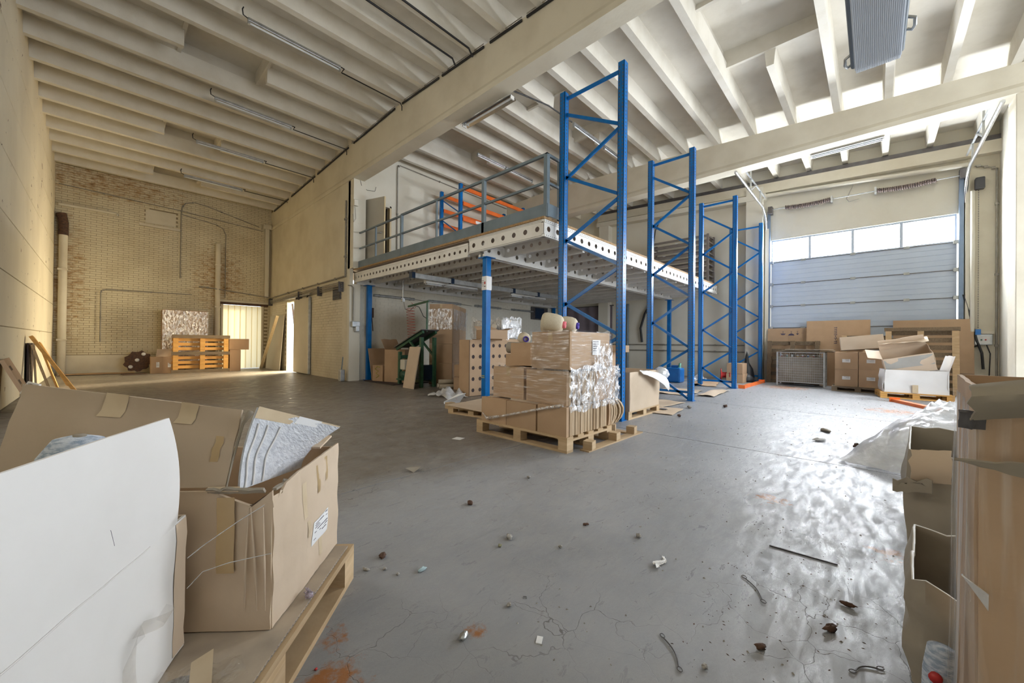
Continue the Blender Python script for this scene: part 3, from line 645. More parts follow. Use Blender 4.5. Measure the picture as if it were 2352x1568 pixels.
def reflector(label, p, L):
    t = thing('reflector_lamp', label, 'lamp', p)
    prof = [(-.09,0),(-.05,.05),(.05,.05),(.09,0),(.085,0),(.045,.042),(-.045,.042),(-.085,0)]
    m = Matrix(((1,0,0,0),(0,0,-1,0),(0,1,0,0),(0,0,0,1)))
    m = MB().prism(prof, L, Matrix(((1,0,0,0),(0,0,1,0),(0,1,0,0),(0,0,0,1)))); m.build('reflector', SILVER, t)
    MB().tube([(0,.03,.01),(0,L-.03,.01)], .017, 8).build('tube', DIFF, t)
    for y in (.0, L-.02): B(-.04, y, -.02, .04, y+.02, .04).build('end_cap', STEELW, t)
    for y in (.25, L-.25): B(-.01, y-.01, .05, .01, y+.01, .075).build('bracket', GALV, t)
    return t
reflector('long reflector lamp under the near girder above the guard rail', (4.60, 4.38, 5.065), 1.25)
reflector('long reflector lamp under the far girder above the gate', (10.52, -.12, 5.12), 1.15)
# wash-down lamp close to the camera
bl_ = thing('sealed_lamp', 'large sealed lamp with ribbed clear cover hanging near the camera', 'lamp', (1.55, -.005, 2.44))
HX = 1.22
B(0, -.05, .11, HX-.10, .05, .14).build('lamp_body', M('lamp_body_grey', (0.70,0.76,0.82), None, 5, rough=0.4), bl_, bevel=.01)
for yy in (-.03,.03): MB().tube([(0,yy,.07),(HX-.12,yy,.07)], .013, 8).build('tube', DIFF, bl_)
m = MB(); nr = 26
for i in range(nr):
    y0 = -.084 + .168*i/nr; m.tube([(0, y0+.003, 0), (HX-.11, y0+.003, 0), (HX-.02, y0+.003, .028)], .0032, 5)
m.add([(0,-.086,-.001),(HX-.10,-.086,-.001),(HX-.10,.086,-.001),(0,.086,-.001),(0,-.086,.055),(HX-.02,-.086,.055),(HX-.02,.086,.055),(0,.086,.055)], [(0,3,2,1),(0,1,5,4),(3,7,6,2)]); m.add([(HX-.10,-.086,-.001),(HX-.10,.086,-.001),(HX-.0,.086,.05),(HX-.0,-.086,.05)], [(0,1,2,3)])
m.build('ribbed_cover', LENS, bl_)
m = MB().tube([(0, -.092, .045), (HX-.06, -.085, .045)], .012, 8).tube([(0, .092, .045), (HX-.06, .092, .045)], .012, 8); m.build('rim', M('rim_grey', (0.16,0.20,0.25), None, 5, rough=0.35), bl_)
for x, y in ((HX-.09, .10), (HX-.22, -.10)):
    s = 1 if y > 0 else -1
    MB().tube([(x-.05, y, .07), (x-.05, y+s*.022, .055), (x+.0, y+s*.025, .05), (x+.03, y+s*.018, .05), (x+.03, y, .06)], .007, 6).build('clip', GALV, bl_)
for x in (.1, HX-.2): MB().tube([(x, 0, .12), (x, 0, 3.15)], .004, 5).build('hanging_wire', CONDUIT, bl_)
# lamps under the mezzanine
for i, x in enumerate((5.0, 6.75, 8.6, 10.4)):
    t = thing('tube_lamp', 'grey tube lamp on the wall under the mezzanine, %s from the corner' % ('first','second','third','fourth')[i], 'lamp', (x, YL-.05, 2.27), group='tube lamps on the wall under the mezzanine')
    MB().tube([(0,0,0),(1.25,0,0)], .036, 10).build('lamp_tube', GALV, t); MB().tube([(1.25,0,0),(1.72,0,-.02)], .008, 5).build('cable', CONDUIT, t)
    for u in (.15, 1.1): B(u-.015, -.01, -.04, u+.015, .04, .04).build('wall_clip', DKSTEEL, t)
for i, x in enumerate((5.0, 7.8)):
    t = thing('twin_lamp', 'white twin tube lamp hanging under the mezzanine, %s one' % ('near','far')[i], 'lamp', (x, 7.45, 2.36), group='twin lamps under the mezzanine')
    B(0,-.05,0,1.55,.05,.05).build('lamp_body', STEELW, t)
    for y in (-.035,.035): MB().tube([(.03,y,-.02),(1.52,y,-.02)], .014, 8).build('tube', DIFF, t)
    B(.45,-.11,-.05,1.5,-.10,.0).build('louvre', SILVER, t)
    for u in (.2,1.35): MB().tube([(u,0,.05),(u,0,.2)], .006, 5).build('hanger', DKSTEEL, t)
bd = thing('cable_duct', 'grey busbar duct hanging under the mezzanine', 'cable duct', (4.5, 7.2, 2.44))
for i in range(5):
    B(i*1.05+.05,-.045,-.05,(i+1)*1.05,.045,.05).build('duct_length', GALV, bd); B(i*1.05-.03,-.06,-.065,i*1.05+.05,.06,.065).build('coupling', GLASSD, bd)
for i in range(5): MB().tube([(i*1.05+.5,0,.05),(i*1.05+.5,0,.12)], .006, 5).build('hanger', DKSTEEL, bd)
# ================================================================ pipes, conduits, cables
def pipe(name, label, cat, pts, r, mat, part='pipe', clips=0, group=None, seg=8):
    o = Vector(pts[0]); t = thing(name, label, cat, o, group=group)
    MB().tube([Vector(p)-o for p in pts], r, seg).build(part, mat, t)
    if clips:
        for i in range(clips):
            k = (i+.5)/clips*(len(pts)-1); a = int(k); p = Vector(pts[a]).lerp(Vector(pts[a+1]), k-a) - o
            q = r*(1.12 if r > .05 else 1.5); B(p.x-q, p.y-q, p.z-min(q,.025), p.x+q, p.y+q, p.z+min(q,.025)).build('clip', mat, t)
    return t
y = YB-.05
pipe('rain_pipe', 'thick cream rain pipe on the brick wall beside the strip curtain', 'pipe', [(2.68, YB-.115, 0.0), (2.68, YB-.115, 4.32)], .075, PAINT, clips=3, seg=12)
t = pipe('rain_pipe', 'thick cream rain pipe with dark elbow in the left corner', 'pipe', [(-.80, YB-.115, 0.0), (-.80, YB-.115, 3.92)], .085, PAINT, clips=2, seg=12)
MB().tube([(0,0,3.9),(0,0,4.1),(0,0,4.25),(-.02,0,4.36),(-.045,0,4.5)], .10, 12).build('elbow', RUST, t)
t = thing('wall_lamp', 'cream tube lamp high on the brick wall by the left corner', 'lamp', (-.9, YB-.07, 4.76)); MB().tube([(0,0,0),(1.12,0,0)], .04, 8).build('lamp_tube', PAINT, t); MB().lathe([(.0,0),(.03,.0),(.03,.05),(0,.07)], (1.12,0,-.02), (1,0,-.3), 10).build('bulb', SILVER, t)
pipe('conduit', 'thin conduit bending over the bricked-up opening and dropping down the brick wall', 'conduit', [(3.9, y, 5.2), (2.4, y, 5.55), (2.05, y, 5.60), (1.82, y, 5.52), (1.72, y, 5.35), (1.70, y, 5.1), (1.70, y, 3.02)], .014, CONDUIT, clips=4)
pipe('conduit', 'thin conduit forming a square corner low on the brick wall', 'conduit', [(2.0, y, 2.52), (.02, y, 2.47), (-.05, y, 2.44), (-.07, y, 2.36), (-.07, y, .92)], .014, CONDUIT, clips=4)
pipe('conduit', 'thin conduit running along the top of the brick wall', 'conduit', [(-.9, y-.04, 5.32), (1.7, y-.04, 5.22), (4.0, y-.04, 5.06)], .013, CONDUIT, clips=3)
pipe('conduit', 'thin conduit looping above the rain pipe on the brick wall', 'conduit', [(1.72, y, 5.12), (2.6, y, 5.0), (2.82, y, 4.9), (2.9, y, 4.7), (2.9, y, 3.0), (2.9, y, 2.5)], .013, CONDUIT, clips=2)
pipe('conduit', 'dark conduit with end socket above the strip curtain', 'conduit', [(2.18, y-.06, 2.80), (2.4, y-.12, 2.79), (4.2, y-.12, 2.62)], .018, CONDUIT, clips=3)
t = thing('square_downpipe', 'square pale downpipe in the corner beside the brick wall', 'pipe', (4.14, YB-.10, 2.6)); B(-.06,-.06,0,.06,.06,2.55).build('pipe', PAINTW, t); B(-.14,-.10,2.55,.12,.07,2.70).build('hopper', PAINT, t)
pipe('conduit', 'upper dark conduit along the middle wall above the sliding door', 'conduit', [(XM-.04, 16.5, 2.60), (XM-.04, 13, 2.66), (XM-.04, 9.95, 2.70)], .02, CONDUIT, clips=5)
t = thing('cable_ladder', 'bundle of dark cables on brackets along the middle wall', 'cable tray', (XM-.06, 13.2, 2.47))
for k in range(4): MB().tube([(-.01*k, 3.2, -.09+.035*k), (-.01*k, 0.2, -.06+.04*k), (-.01*k,-3.1,-.05+.045*k)], .014, 6).build('cable', CONDUIT, t)
for yy in (3.1, 0.0, -1.6, -3.05): B(-.07, yy-.02, -.16, .055, yy+.02, .1).build('bracket', DKSTEEL, t)
pipe('conduit', 'vertical conduit at the end of the upper middle wall', 'conduit', [(XM-.03, 9.98, 2.72), (XM-.03, 9.98, 4.66)], .022, CONDUIT, clips=2)
t = pipe('switch_drop', 'conduit drop with grey switch box on the wall corner under the mezzanine', 'switch', [(XM-.02, 9.82, 2.45), (4.34, 9.74, 2.44), (4.38, 9.74, 2.40), (4.38, 9.74, 1.55)], .016, CONDUIT); B(.05,-.16,-1.06,.26,-.06,-.92).build('switch_box', GALV, t, bevel=.01); B(.14,-.17,-1.18,.24,-.06,-1.04).build('socket', GALV, t, bevel=.01)
t = thing('vent_grille', 'dark square vent in the middle wall under the cable run', 'vent', (XM-.02, 10.52, 2.31)); B(-.006,-.25,-.18,.03,.25,.18).build('frame', DKSTEEL, t)
for k in range(6): B(-.014,-.22,-.15+.05*k,-.002,.22,-.12+.05*k).build('slat', GLASSD, t)
t = pipe('conduit', 'conduit rising up the loft wall and turning along the ceiling', 'conduit', [(5.68, YL-.03, 3.3), (5.67, YL-.03, 5.98), (5.74, YL-.03, 6.04), (8.5, YL-.03, 5.98), (10.1, YL-.03, 5.95)], .014, CONDUIT, clips=4); B(-.04,-.02,-.08,.04,.03,.06).build('switch_box', STEELW, t)
pipe('cable', 'loose black cable hanging from the end of the near girder by the loft', 'cable', [(4.44, YL-.35, 5.12), (4.5, YL-.3, 5.02), (4.7, YL-.2, 4.98), (4.95, YL-.12, 5.05), (5.02, YL-.05, 5.2)], .006, BLACK, seg=5)
t = thing('alarm_siren', 'small white siren box on the pilaster by the loft door', 'siren', (4.34, 9.58, 4.52)); B(-.06,-.06,-.08,.06,.02,.08).build('siren_box', PAINTW, t, bevel=.02); MB().tube([(-.02,-.02,-.08),(.0,-.02,-.4),(-.05,-.02,-.5),(-.08,-.02,-.3)], .006, 5).build('cable', CONDUIT, t)
t = thing('cable_rail', 'black cable rail in lengths along the top of the near girder', 'cable tray', (XM-.02, 8, 6.0))
for y0, y1 in ((16.2,14.6),(14.3,12.2),(12.0,9.9),(9.6,7.6),(7.3,6.0),(5.9,4.75),(4.6,3.9),(3.8,2.0)):
    a = roofz(y0)-6.04; b = roofz(y1)-6.04; MB().bar((0,y0-8,a),(0,y1-8,b),.02,.035).build('rail', BLACK, t); MB().tube([(-.0,y0-8,a+.05),(0,y1-8,b+.05)], .008, 5).build('cable', CONDUIT, t)
pipe('black_cable', 'black cable along the ribs above the first left hall lamp', 'cable', [(1.6, 5.42, 6.0), (4.15, 5.42, 6.0), (4.22, 5.42, 5.9)], .016, BLACK)
pipe('black_cable', 'second black cable along the ribs, nearer the camera', 'cable', [(1.6, 4.98, 5.95), (4.15, 4.98, 5.95), (4.24, 4.98, 5.85)], .016, BLACK)
pipe('black_cable', 'black cable sagging from near girder into the loft ceiling', 'cable', [(4.62, 4.6, 5.35), (5.2, 4.7, 5.55), (6.1, 4.8, 5.80), (6.95, 4.82, 5.84)], .014, BLACK)
pipe('conduit', 'tall dark conduit on the corner wall beside the gate', 'conduit', [(XG-.05, -1.91, .3), (XG-.05, -1.91, 4.9), (XG-.05, -1.6, 5.05)], .018, CONDUIT, clips=6)
t = thing('gate_control_box', 'grey control box with cables on the wall right of the gate', 'control box', (XG-.02, -1.72, 1.19))
B(-.10,-.13,-.11,0,.13,.12).build('box_body', GALV, t, bevel=.012); B(-.105,-.09,-.06,-.10,.07,.07).build('face_plate', PAPER, t); B(-.09,-.15,.13,0,.22,.19).build('shelf', PAINTW, t)
for k, (yy, c) in enumerate(((.03, GREEN),(-.03, RED))): MB().lathe([(0,.012),(.014,.01),(.014,0)], (-.105,yy,0), (-1,0,0), 10).build('push_button', c, t)
MB().tube([(-.05,.05,-.11),(-.06,.2,-.2),(-.05,.42,-.35),(-.06,.45,-.75),(-.08,.3,-.85),(-.06,.2,-.6),(-.06,.15,-.3)], .014, 6).build('cable', BLACK, t)
MB().tube([(-.05,.2,-.2),(-.06,.2,-.33)], .03, 8).build('blue_plug', BLUEP, t); MB().tube([(-.05,-.05,-.11),(-.06,-.1,-.3),(-.05,-.08,-1.0)], .01, 6).build('cable', BLACK, t)
t = thing('hoist_chain', 'hand chain hanging from a dark chain hoist right of the gate', 'chain hoist', (XG-.12, -1.66, 4.62)); B(-.08,-.07,-.14,.06,.07,.12).build('hoist_housing', BLACK, t, bevel=.02)
m = MB()
for k in range(80): m.lathe([(0,-.012),(.012,0),(0,.012)], (0,.015,-.16-.038*k), (0,0,1), 5)
m.build('chain', DKSTEEL, t, kind='stuff'); MB().tube([(-.02,.1,-.15),(-.02,.1,-3.25)], .035, 8).build('chain_guard', PAINTW, t); B(-.05,-.02,-3.32,.03,.06,-3.2).build('chain_end', BLUEP, t)
pipe('flexible_cable', 'black spiral cable hanging beside the gate track', 'cable', [(XG-.10, -1.44, 2.2), (XG-.10, -1.5, 1.9), (XG-.12, -1.62, 1.2), (XG-.11, -1.7, .9), (XG-.1, -1.72, .55)], .022, BLACK)
pipe('gate_cable', 'thin curled cable hanging in front of the gate spring shaft', 'cable', [(XG-.10, .62, 5.2), (XG-.13, .5, 5.28), (XG-.12, .42, 5.15), (XG-.11, .5, 4.95), (XG-.10, .55, 4.85), (XG-.10, .50, 4.75), (XG-.08, .3, 4.78)], .010, CONDUIT, seg=5)
pipe('wall_pipe', 'upper of two dark pipes running low along the gate wall under the mezzanine', 'pipe', [(XG-.06, 9.3, 1.02), (XG-.06, 2.85, 1.02)], .018, CONDUIT, clips=4, group='dark pipes low on the gate wall')
pipe('wall_pipe', 'lower of two dark pipes running low along the gate wall under the mezzanine', 'pipe', [(XG-.06, 9.3, .82), (XG-.06, 2.85, .82)], .018, CONDUIT, clips=4, group='dark pipes low on the gate wall')
pipe('black_hose', 'thick black hose curving down the gate wall under the mezzanine', 'hose', [(XG-.06, 5.75, 2.45), (XG-.08, 5.95, 2.1), (XG-.08, 6.1, 1.6), (XG-.06, 6.05, 1.1)], .04, BLACK)
pipe('black_cable', 'black cable hanging down the gate wall above the mezzanine', 'cable', [(XG-.06, 5.35, 5.5), (XG-.06, 5.6, 5.0), (XG-.06, 5.68, 4.4), (XG-.06, 5.66, 3.4)], .02, BLACK)
pipe('steel_column', 'thin grey steel column on the gate wall under the mezzanine', 'column', [(XG-.08, 6.6, 0), (XG-.08, 6.6, 2.5)], .05, RAILG)
t = thing('dark_window_unit', 'dark framed wall unit in the far corner under the mezzanine', 'vent', (12.1, YL-.05, 2.22)); B(-.55,-.03,-.25,.45,.03,.25).build('frame', DKSTEEL, t); B(-.35,-.04,-.21,.2,-.02,.21).build('pane', GLASSD, t)
t = thing('dusky_curtain', 'dusky purple-grey hanging sheet against the far wall under the mezzanine', 'curtain', (XG-.12, 8.2, 0)); MB().grid(lambda u, v: (.03*sin(u*26), -1.0+u*2.2, .35+v*2.12), 40, 2).build('sheet', GREYBLUE, t, thick=.008)
MB().bar((0,-1.05,2.48),(0,1.25,2.48),.04,.04).build('top_bar', DKSTEEL, t)
# ================================================================ goods: builders
def pallet_parts(t, L=1.2, W=0.8, H=.144, mat=None, nd=5, skipdeck=()):
    mat = mat or WOOD; th = .022; bz = H-2*th-.022
    dm = B(-L/2, -.05, 0, L/2, .05, th).mesh('deck_board', mat)
    for i in range(nd):
        if i in skipdeck: continue
        inst(dm, 'deck_board', t, (0, -W/2+.05+(W-.10)*i/(nd-1), H-th))
    sm = B(-.05, -W/2, 0, .05, W/2, th).mesh('cross_board', mat)
    for x in (-L/2+.05, 0, L/2-.05): inst(sm, 'cross_board', t, (x, 0, H-2*th))
    bm_ = B(-.05, -.05, 0, .05, .05, bz).mesh('block', mat)
    for x in (-L/2+.05, 0, L/2-.05):
        for y in (-W/2+.05, 0, W/2-.05): inst(bm_, 'block', t, (x, y, .022))
    rm = B(-L/2, -.05, 0, L/2, .05, .022).mesh('bottom_board', mat)
    for y in (-W/2+.05, 0, W/2-.05): inst(rm, 'bottom_board', t, (0, y, 0))
def pallet(label, loc, rz=0, L=1.2, W=.8, mat=None, rot=None, H=.144, nd=5, skipdeck=(), group=None):
    t = thing('wooden_pallet', label, 'pallet', loc, rz, group, rot); pallet_parts(t, L, W, H, mat, nd, skipdeck); return t
def crumple(w, d, h, amp=.006, seed=0, n=6, bulge=.0):
    # carton body: outer box with softly dented sides
    m = MB()
    def face(o, a, b, nv):
        o, a, b, nv = map(Vector, (o, a, b, nv))
        def fn(u, v):
            p = o + a*u + b*v; e = min(1, 6*u*(1-u)*1.4)*min(1, 6*v*(1-v)*1.4)
            return p + nv*(amp*e*nz(p.x*5+seed, p.y*5-seed, p.z*6+seed*2) + bulge*e)
        m.grid(fn, n, n, True)
    face((-w/2,-d/2,0),(w,0,0),(0,0,h),(0,-1,0)); face((w/2,d/2,0),(-w,0,0),(0,0,h),(0,1,0))
    face((-w/2,d/2,0),(0,-d,0),(0,0,h),(-1,0,0)); face((w/2,-d/2,0),(0,d,0),(0,0,h),(1,0,0))
    face((-w/2,-d/2,h),(w,0,0),(0,d,0),(0,0,1)); face((-w/2,d/2,0),(w,0,0),(0,-d,0),(0,0,-1)); return m
def label_on(t, axis, pos, w, h, lines=4):
    # small white label with lines of print; axis '-x' or '-y' names the face it is stuck on
    x, y, z = pos
    if axis == '-x':
        o = B(x-.0015, y-w/2, z-h/2, x, y+w/2, z+h/2).build('paper_label', PAPER, t)
        for k in range(lines): B(x-.0022, y-w*.42+rnd.uniform(0,w*.1), z+h*.36-h*.75*k/lines, x-.0015, y+w*rnd.uniform(0,.42), z+h*.36-h*.75*k/lines+h*.05).build('text_line', INK, o)
    else:
        o = B(x-w/2, y-.0015, z-h/2, x+w/2, y, z+h/2).build('paper_label', PAPER, t)
        for k in range(lines): B(x-w*.42, y-.0022, z+h*.36-h*.75*k/lines, x+w*rnd.uniform(0,.42), y-.0015, z+h*.36-h*.75*k/lines+h*.05).build('text_line', INK, o)
    return o
def carton(label, loc, size, rz=0, mat=None, amp=.006, tape=True, group=None, rot=None, bulge=0, name='cardboard_box'):
    w, d, h = size; t = thing(name, label, 'box', loc, rz, group, rot)
    crumple(w, d, h, amp, rnd.random()*50, bulge=bulge).build('carton_body', mat or CARD, t)
    if tape:
        if w >= d: B(-w/2-.001, -.025, h, w/2+.001, .025, h+.0015).box(-w/2-.0015, -.025, h-.09, -w/2, .025, h).box(w/2, -.025, h-.09, w/2+.0015, .025, h).build('tape_strip', TAPE, t)
        else: B(-.025, -d/2-.001, h, .025, d/2+.001, h+.0015).box(-.025, -d/2-.0015, h-.09, .025, -d/2, h).build('tape_strip', TAPE, t)
    return t
def open_carton(label, loc, size, rz=0, mat=None, flaps=((-1,0,30),), group=None, rot=None, name='cardboard_box', th=.006, amp=.006):
    w, d, h = size; t = thing(name, label, 'box', loc, rz, group, rot); mat = mat or CARD; s = rnd.random()*40
    m = MB()
    def face(o, a, b, nv):
        o, a, b, nv = map(Vector, (o, a, b, nv))
        m.grid(lambda u, v: o+a*u+b*v+nv*(amp*nz((o+a*u+b*v).x*5+s, (o+a*u+b*v).y*5, (o+a*u+b*v).z*5)*min(1,4*v)), 7, 6)
    face((-w/2,-d/2,0),(w,0,0),(0,0,h),(0,-1,0)); face((w/2,d/2,0),(-w,0,0),(0,0,h),(0,1,0)); face((-w/2,d/2,0),(0,-d,0),(0,0,h),(-1,0,0)); face((w/2,-d/2,0),(0,d,0),(0,0,h),(1,0,0))
    m.box(-w/2,-d/2,0,w/2,d/2,th); m.build('carton_body', mat, t, thick=th)
    for sx, sy, a in flaps:
        L = min(w, d)*.48; a = radians(a)
        if sx: pts = [(sx*w/2,-d/2+.01,h),(sx*w/2,d/2-.01,h),(sx*(w/2+L*cos(a)),d/2-.02,h+L*sin(a)),(sx*(w/2+L*cos(a)),-d/2+.02,h+L*sin(a))]
        else: pts = [(-w/2+.01,sy*d/2,h),(w/2-.01,sy*d/2,h),(w/2-.02,sy*(d/2+L*cos(a)),h+L*sin(a)),(-w/2+.02,sy*(d/2+L*cos(a)),h+L*sin(a))]
        P4 = [Vector(p) for p in pts]
        MB().grid(lambda u, v: P4[0].lerp(P4[1],u).lerp(P4[3].lerp(P4[2],u),v)+Vector((0,0,.02*nz(u*3+s,v*3,1)*v)), 5, 4).build('flap', mat, t, thick=th)
    return t
def bundle(label, loc, size, n=14, axis='x', mat=None, group=None, bow=0.0, name='flattened_box_bundle'):
    # upright stack of flattened cartons: every sheet is a part
    w, d, h = size; t = thing(name, label, 'cardboard bundle', loc, 0, group); mat = mat or CARDL
    for i in range(n):
        a, b = -w/2+w*i/n, -w/2+w*(i+.86)/n; j = rnd.uniform(-.012, .004); k = rnd.uniform(-.02, .0)
        m = MB()
        def fn(x):
            f = lambda v: x + bow*(1-(2*v-1)**2)*(.3+i/n)
            return f
        nv = 5 if bow else 1; vs_ = []
        for q in range(nv+1):
            v = q/nv; o = bow*(1-(2*v-1)**2)*(.3+i/n)
            for x in (a, b):
                for y in (-d/2+j, d/2): vs_.append((x+o, y-o*.6*(i/n), v*(h+k)))
        fs = [(0,1,3,2), tuple(nv*4+z for z in (0,2,3,1))]
        for q in range(nv):
            e = q*4
            for p0, p1 in ((0,2),(2,3),(3,1),(1,0)): fs.append((e+p0, e+p1, e+4+p1, e+4+p0))
        m.add(vs_, fs).build('cardboard_sheet', mat if i else CARD, t)
    return t
def filmshell(label, loc, w, d, z0, z1, mat=None, seed=1, amp=.018, sides=(0,1,2,3), grow=.014, name='stretch_film', nu=26, nv=14, rz=0, ragged=.03):
    t = thing(name, label, 'plastic wrap', loc, rz); m = MB(); mat = mat or WRAP
    c = [(-w/2,-d/2),(w/2,-d/2),(w/2,d/2),(-w/2,d/2)]
    for k in sides:
        p, q = Vector(c[k]), Vector(c[(k+1) % 4]); e = (q-p).normalized(); nrm = Vector((e.y, -e.x))
        def fn(u, v, p=p, q=q, nrm=nrm):
            b = p.lerp(q, u) + nrm*(grow + amp*(.5+nz(u*7+seed+k*5, v*9, seed))) ; top = z1+ragged*nz(u*5, k*3.1, seed+2); bot = z0+ragged*nz(u*6, k*2.7, seed+8)
            return (b.x, b.y, bot+(top-bot)*v)
        m.grid(fn, nu, nv)
    m.build('film', mat, t); return t
def crumpled_sheet(m, w, d, h, seed, n=16):
    def fn(u, v):
        x, y = (u-.5)*w, (v-.5)*d; r = max(0, 1-((2*u-1)**2+(2*v-1)**2)*.55)
        k = .82+.3*nz(u*4, v*4, seed)
        return (x*k, y*k, max(.003, h*r*(.55+.9*nz(u*5+seed, v*5, seed*3)) + .01))
    return m.grid(fn, n, n)
# ---------------------------------------------------------------- wrapped pallet in the middle
pallet('low wooden pallet under the film-wrapped stack beside the tall rack frame', (3.32, 2.66, 0), pi/2, 1.24, .82, WOOD)
GB = 'upright cardboard bundles on the wrapped pallet'
bundle('bottom left cardboard bundle on the wrapped pallet, farthest from the rack frame', (3.30, 3.02, .144), (.76, .38, .275), 12, group=GB)
bundle('bottom middle cardboard bundle on the wrapped pallet, paler front sheet', (3.30, 2.62, .144), (.76, .40, .275), 12, group=GB, mat=CARDL)
bundle('bottom front cardboard bundle on the wrapped pallet, its sheet edges facing the gate', (3.29, 2.23, .144), (.74, .34, .275), 16, group=GB, mat=CARDE)
bundle('bowed end bundle of cardboard at the right of the wrapped pallet', (3.80, 2.24, .144), (.22, .34, .27), 6, group=GB, mat=CARDE, bow=.07)
carton('left box in the middle layer of the wrapped pallet', (3.32, 2.87, .420), (.66, .45, .325), amp=.008)
bundle('middle layer cardboard bundle on the wrapped pallet with edges facing the gate', (3.22, 2.34, .420), (.50, .50, .33), 12, mat=CARDE, group=GB)
carton('right box in the middle layer of the wrapped pallet, under film', (3.68, 2.34, .420), (.40, .50, .335), amp=.008)
tb = carton('top box of the wrapped pallet carrying two yarn cones', (3.335, 2.29, .760), (.73, .46, .36), amp=.004)
label_on(tb, '-y', (.09, -.2375, .21), .15, .15, 5)
carton('squashed box behind the top box on the wrapped pallet', (3.40, 2.82, .760), (.44, .40, .25), rz=.1, amp=.02, tape=False)
filmshell('stretch film around the top box of the wrapped pallet', (3.335, 2.29, 0), .735, .465, .72, 1.13, seed=3, sides=(0,1,3), amp=.010)
filmshell('crinkled stretch film around the middle layer of the wrapped pallet', (3.42, 2.58, 0), .94, 1.02, .36, .79, WRAPD, seed=9, amp=.035, sides=(0,1), ragged=.06)
filmshell('thin stretch film over the front of the middle layer of the wrapped pallet', (3.42, 2.58, 0), .90, 1.06, .40, .78, WRAP, seed=5, amp=.012, sides=(3,), ragged=.05)
filmshell('heavy folded film at the lower right corner of the top box', (3.53, 2.29, 0), .36, .475, .74, 1.0, WRAPD, seed=15, sides=(0,), amp=.012, grow=.020, ragged=.07)
t = thing('film_tail', 'twisted tail of stretch film tied across the bottom layer', 'plastic wrap', (2.9, 3.1, .18)); MB().tube([(0,0,.0),(-.005,-.25,.06),(-.01,-.55,.14),(.0,-.85,.22),(.03,-1.0,.25)], [.018,.012,.012,.014,.02], 6).tube([(0,0,0),(-.02,.05,.06)], [.018,.002], 5).build('twisted_film', WRAPD, t)
def cone(label, loc, axis, tipmat, L=.20, R=.10, group=None):
    t = thing('yarn_cone', label, 'yarn cone', loc, group=group)
    MB().lathe([(.0,0),(R*.82,0),(R*.95,.015),(R,.04),(R*.96,L*.62),(R*.82,L*.86),(R*.6,L*.96),(.0,L*.97)], (0,0,0), axis, 24).build('yarn', YARN, t)
    MB().lathe([(.026,L*.9),(.036,L*.95),(.034,L*1.1),(.026,L*1.1),(.022,L*.95)], (0,0,0), axis, 16).build('cone_core', tipmat, t); return t
cone('big cream yarn cone with pink core lying on the top box', (3.07, 2.47, 1.222), (.45,-.85,-.12), PINK, .22, .105)
cone('cream yarn cone with violet core lying on the top box', (3.36, 2.44, 1.212), (.35,-.90,-.10), PURPLE, .17, .092)
# hardboard base with loose blocks at its right
t = thing('broken_pallet_base', 'thin broken pallet base with loose wooden blocks right of the wrapped pallet', 'pallet', (3.85, 1.975, 0))
B(-.76,-.055,0,.38,.045,.012).build('bottom_board', WOOD, t); B(.20,.05,0,.30,.62,.012).build('bottom_board', WOOD, t)
for x, y, a in ((-.68,-.01,.2),(-.18,.0,.1),(.23,.01,.15),(.16,.22,.4),(.24,.50,.0)): B(-.05,-.045,0,.05,.045,.078).build('block', WOOD, t, loc=(x,y,.0125), rz=a)
# ---------------------------------------------------------------- flat pallet and scraps left of it
t = pallet('collapsed low pallet with splintered boards left of the blue post', (3.72, 4.05, 0), pi/2+.15, .85, .55, WOOD, H=.10, nd=4)
t = thing('cardboard_sheet', 'pale flat cardboard sheet lying on the collapsed pallet', 'cardboard sheet', (3.75, 4.10, .104)); MB().grid(lambda u, v: (-.36+.8*u, -.40+.80*v, .004+.03*u*u), 5, 5).build('sheet', CARDL, t, thick=.006)
t = thing('wood_block', 'single wooden block on the floor left of the collapsed pallet', 'block', (3.66, 4.74, 0)); B(-.06,-.05,0,.06,.05,.09).build('block', WOOD, t)
t = thing('paper_bag', 'torn white paper with red print by the blue post', 'paper', (4.02, 5.05, 0)); MB().add([(-.17,.10,0),(.12,.05,0),(.13,-.1,.17),(.06,.02,.15),(-.16,.12,.03)], [(0,1,2,3,4)]).build('sheet', PAPER, t, thick=.004); B(.02,.02,.07,.10,.022,.08).build('red_print', PINK, t)
t = thing('plastic_heap', 'dusty heap of clear plastic on the floor left of the blue post', 'plastic sheet', (4.40, 5.75, 0)); crumpled_sheet(MB(), .55, .75, .20, 4).build('plastic', SHEETP, t)
# ---------------------------------------------------------------- under the mezzanine, left to right
t = thing('perforated_card_stack', 'tall stack of cardboard sheets with punched round holes behind the blue post', 'cardboard stack', (5.21, 5.50, 0))
m = MB()
for i in range(5): perf(m, (-.52, 0, .01+.21*i), (1,0,0), 1.05, .21, .175, .038)
m.build('punched_sheet', CARD, t); B(-.52,.006,.01,.53,.012,1.06).build('hole_shade_plate', DARKROOM, t); B(-.525,.012,.005,.53,.30,1.065).build('sheet_stack', CARD, t)  # dark plate stands in for the shade inside the punched holes
open_carton('low open cardboard box on top of the punched card stack', (5.20, 5.44, 1.09), (.50, .34, .17), rz=-.25, flaps=((1,0,15),(0,1,30)), mat=CARD)
carton('film-covered white carton behind the punched card stack', (6.00, 6.15, 1.12), (.55, .90, .38), mat=CARDW, amp=.02); carton('tall stained box carrying the white carton', (6.02, 6.15, 0), (.60, .95, 1.10), amp=.02, tape=False)
filmshell('ragged film around the white carton behind the card stack', (6.00, 6.15, 0), .58, .93, 1.1, 1.56, WRAPD, seed=12, amp=.05, sides=(0,3), ragged=.12)
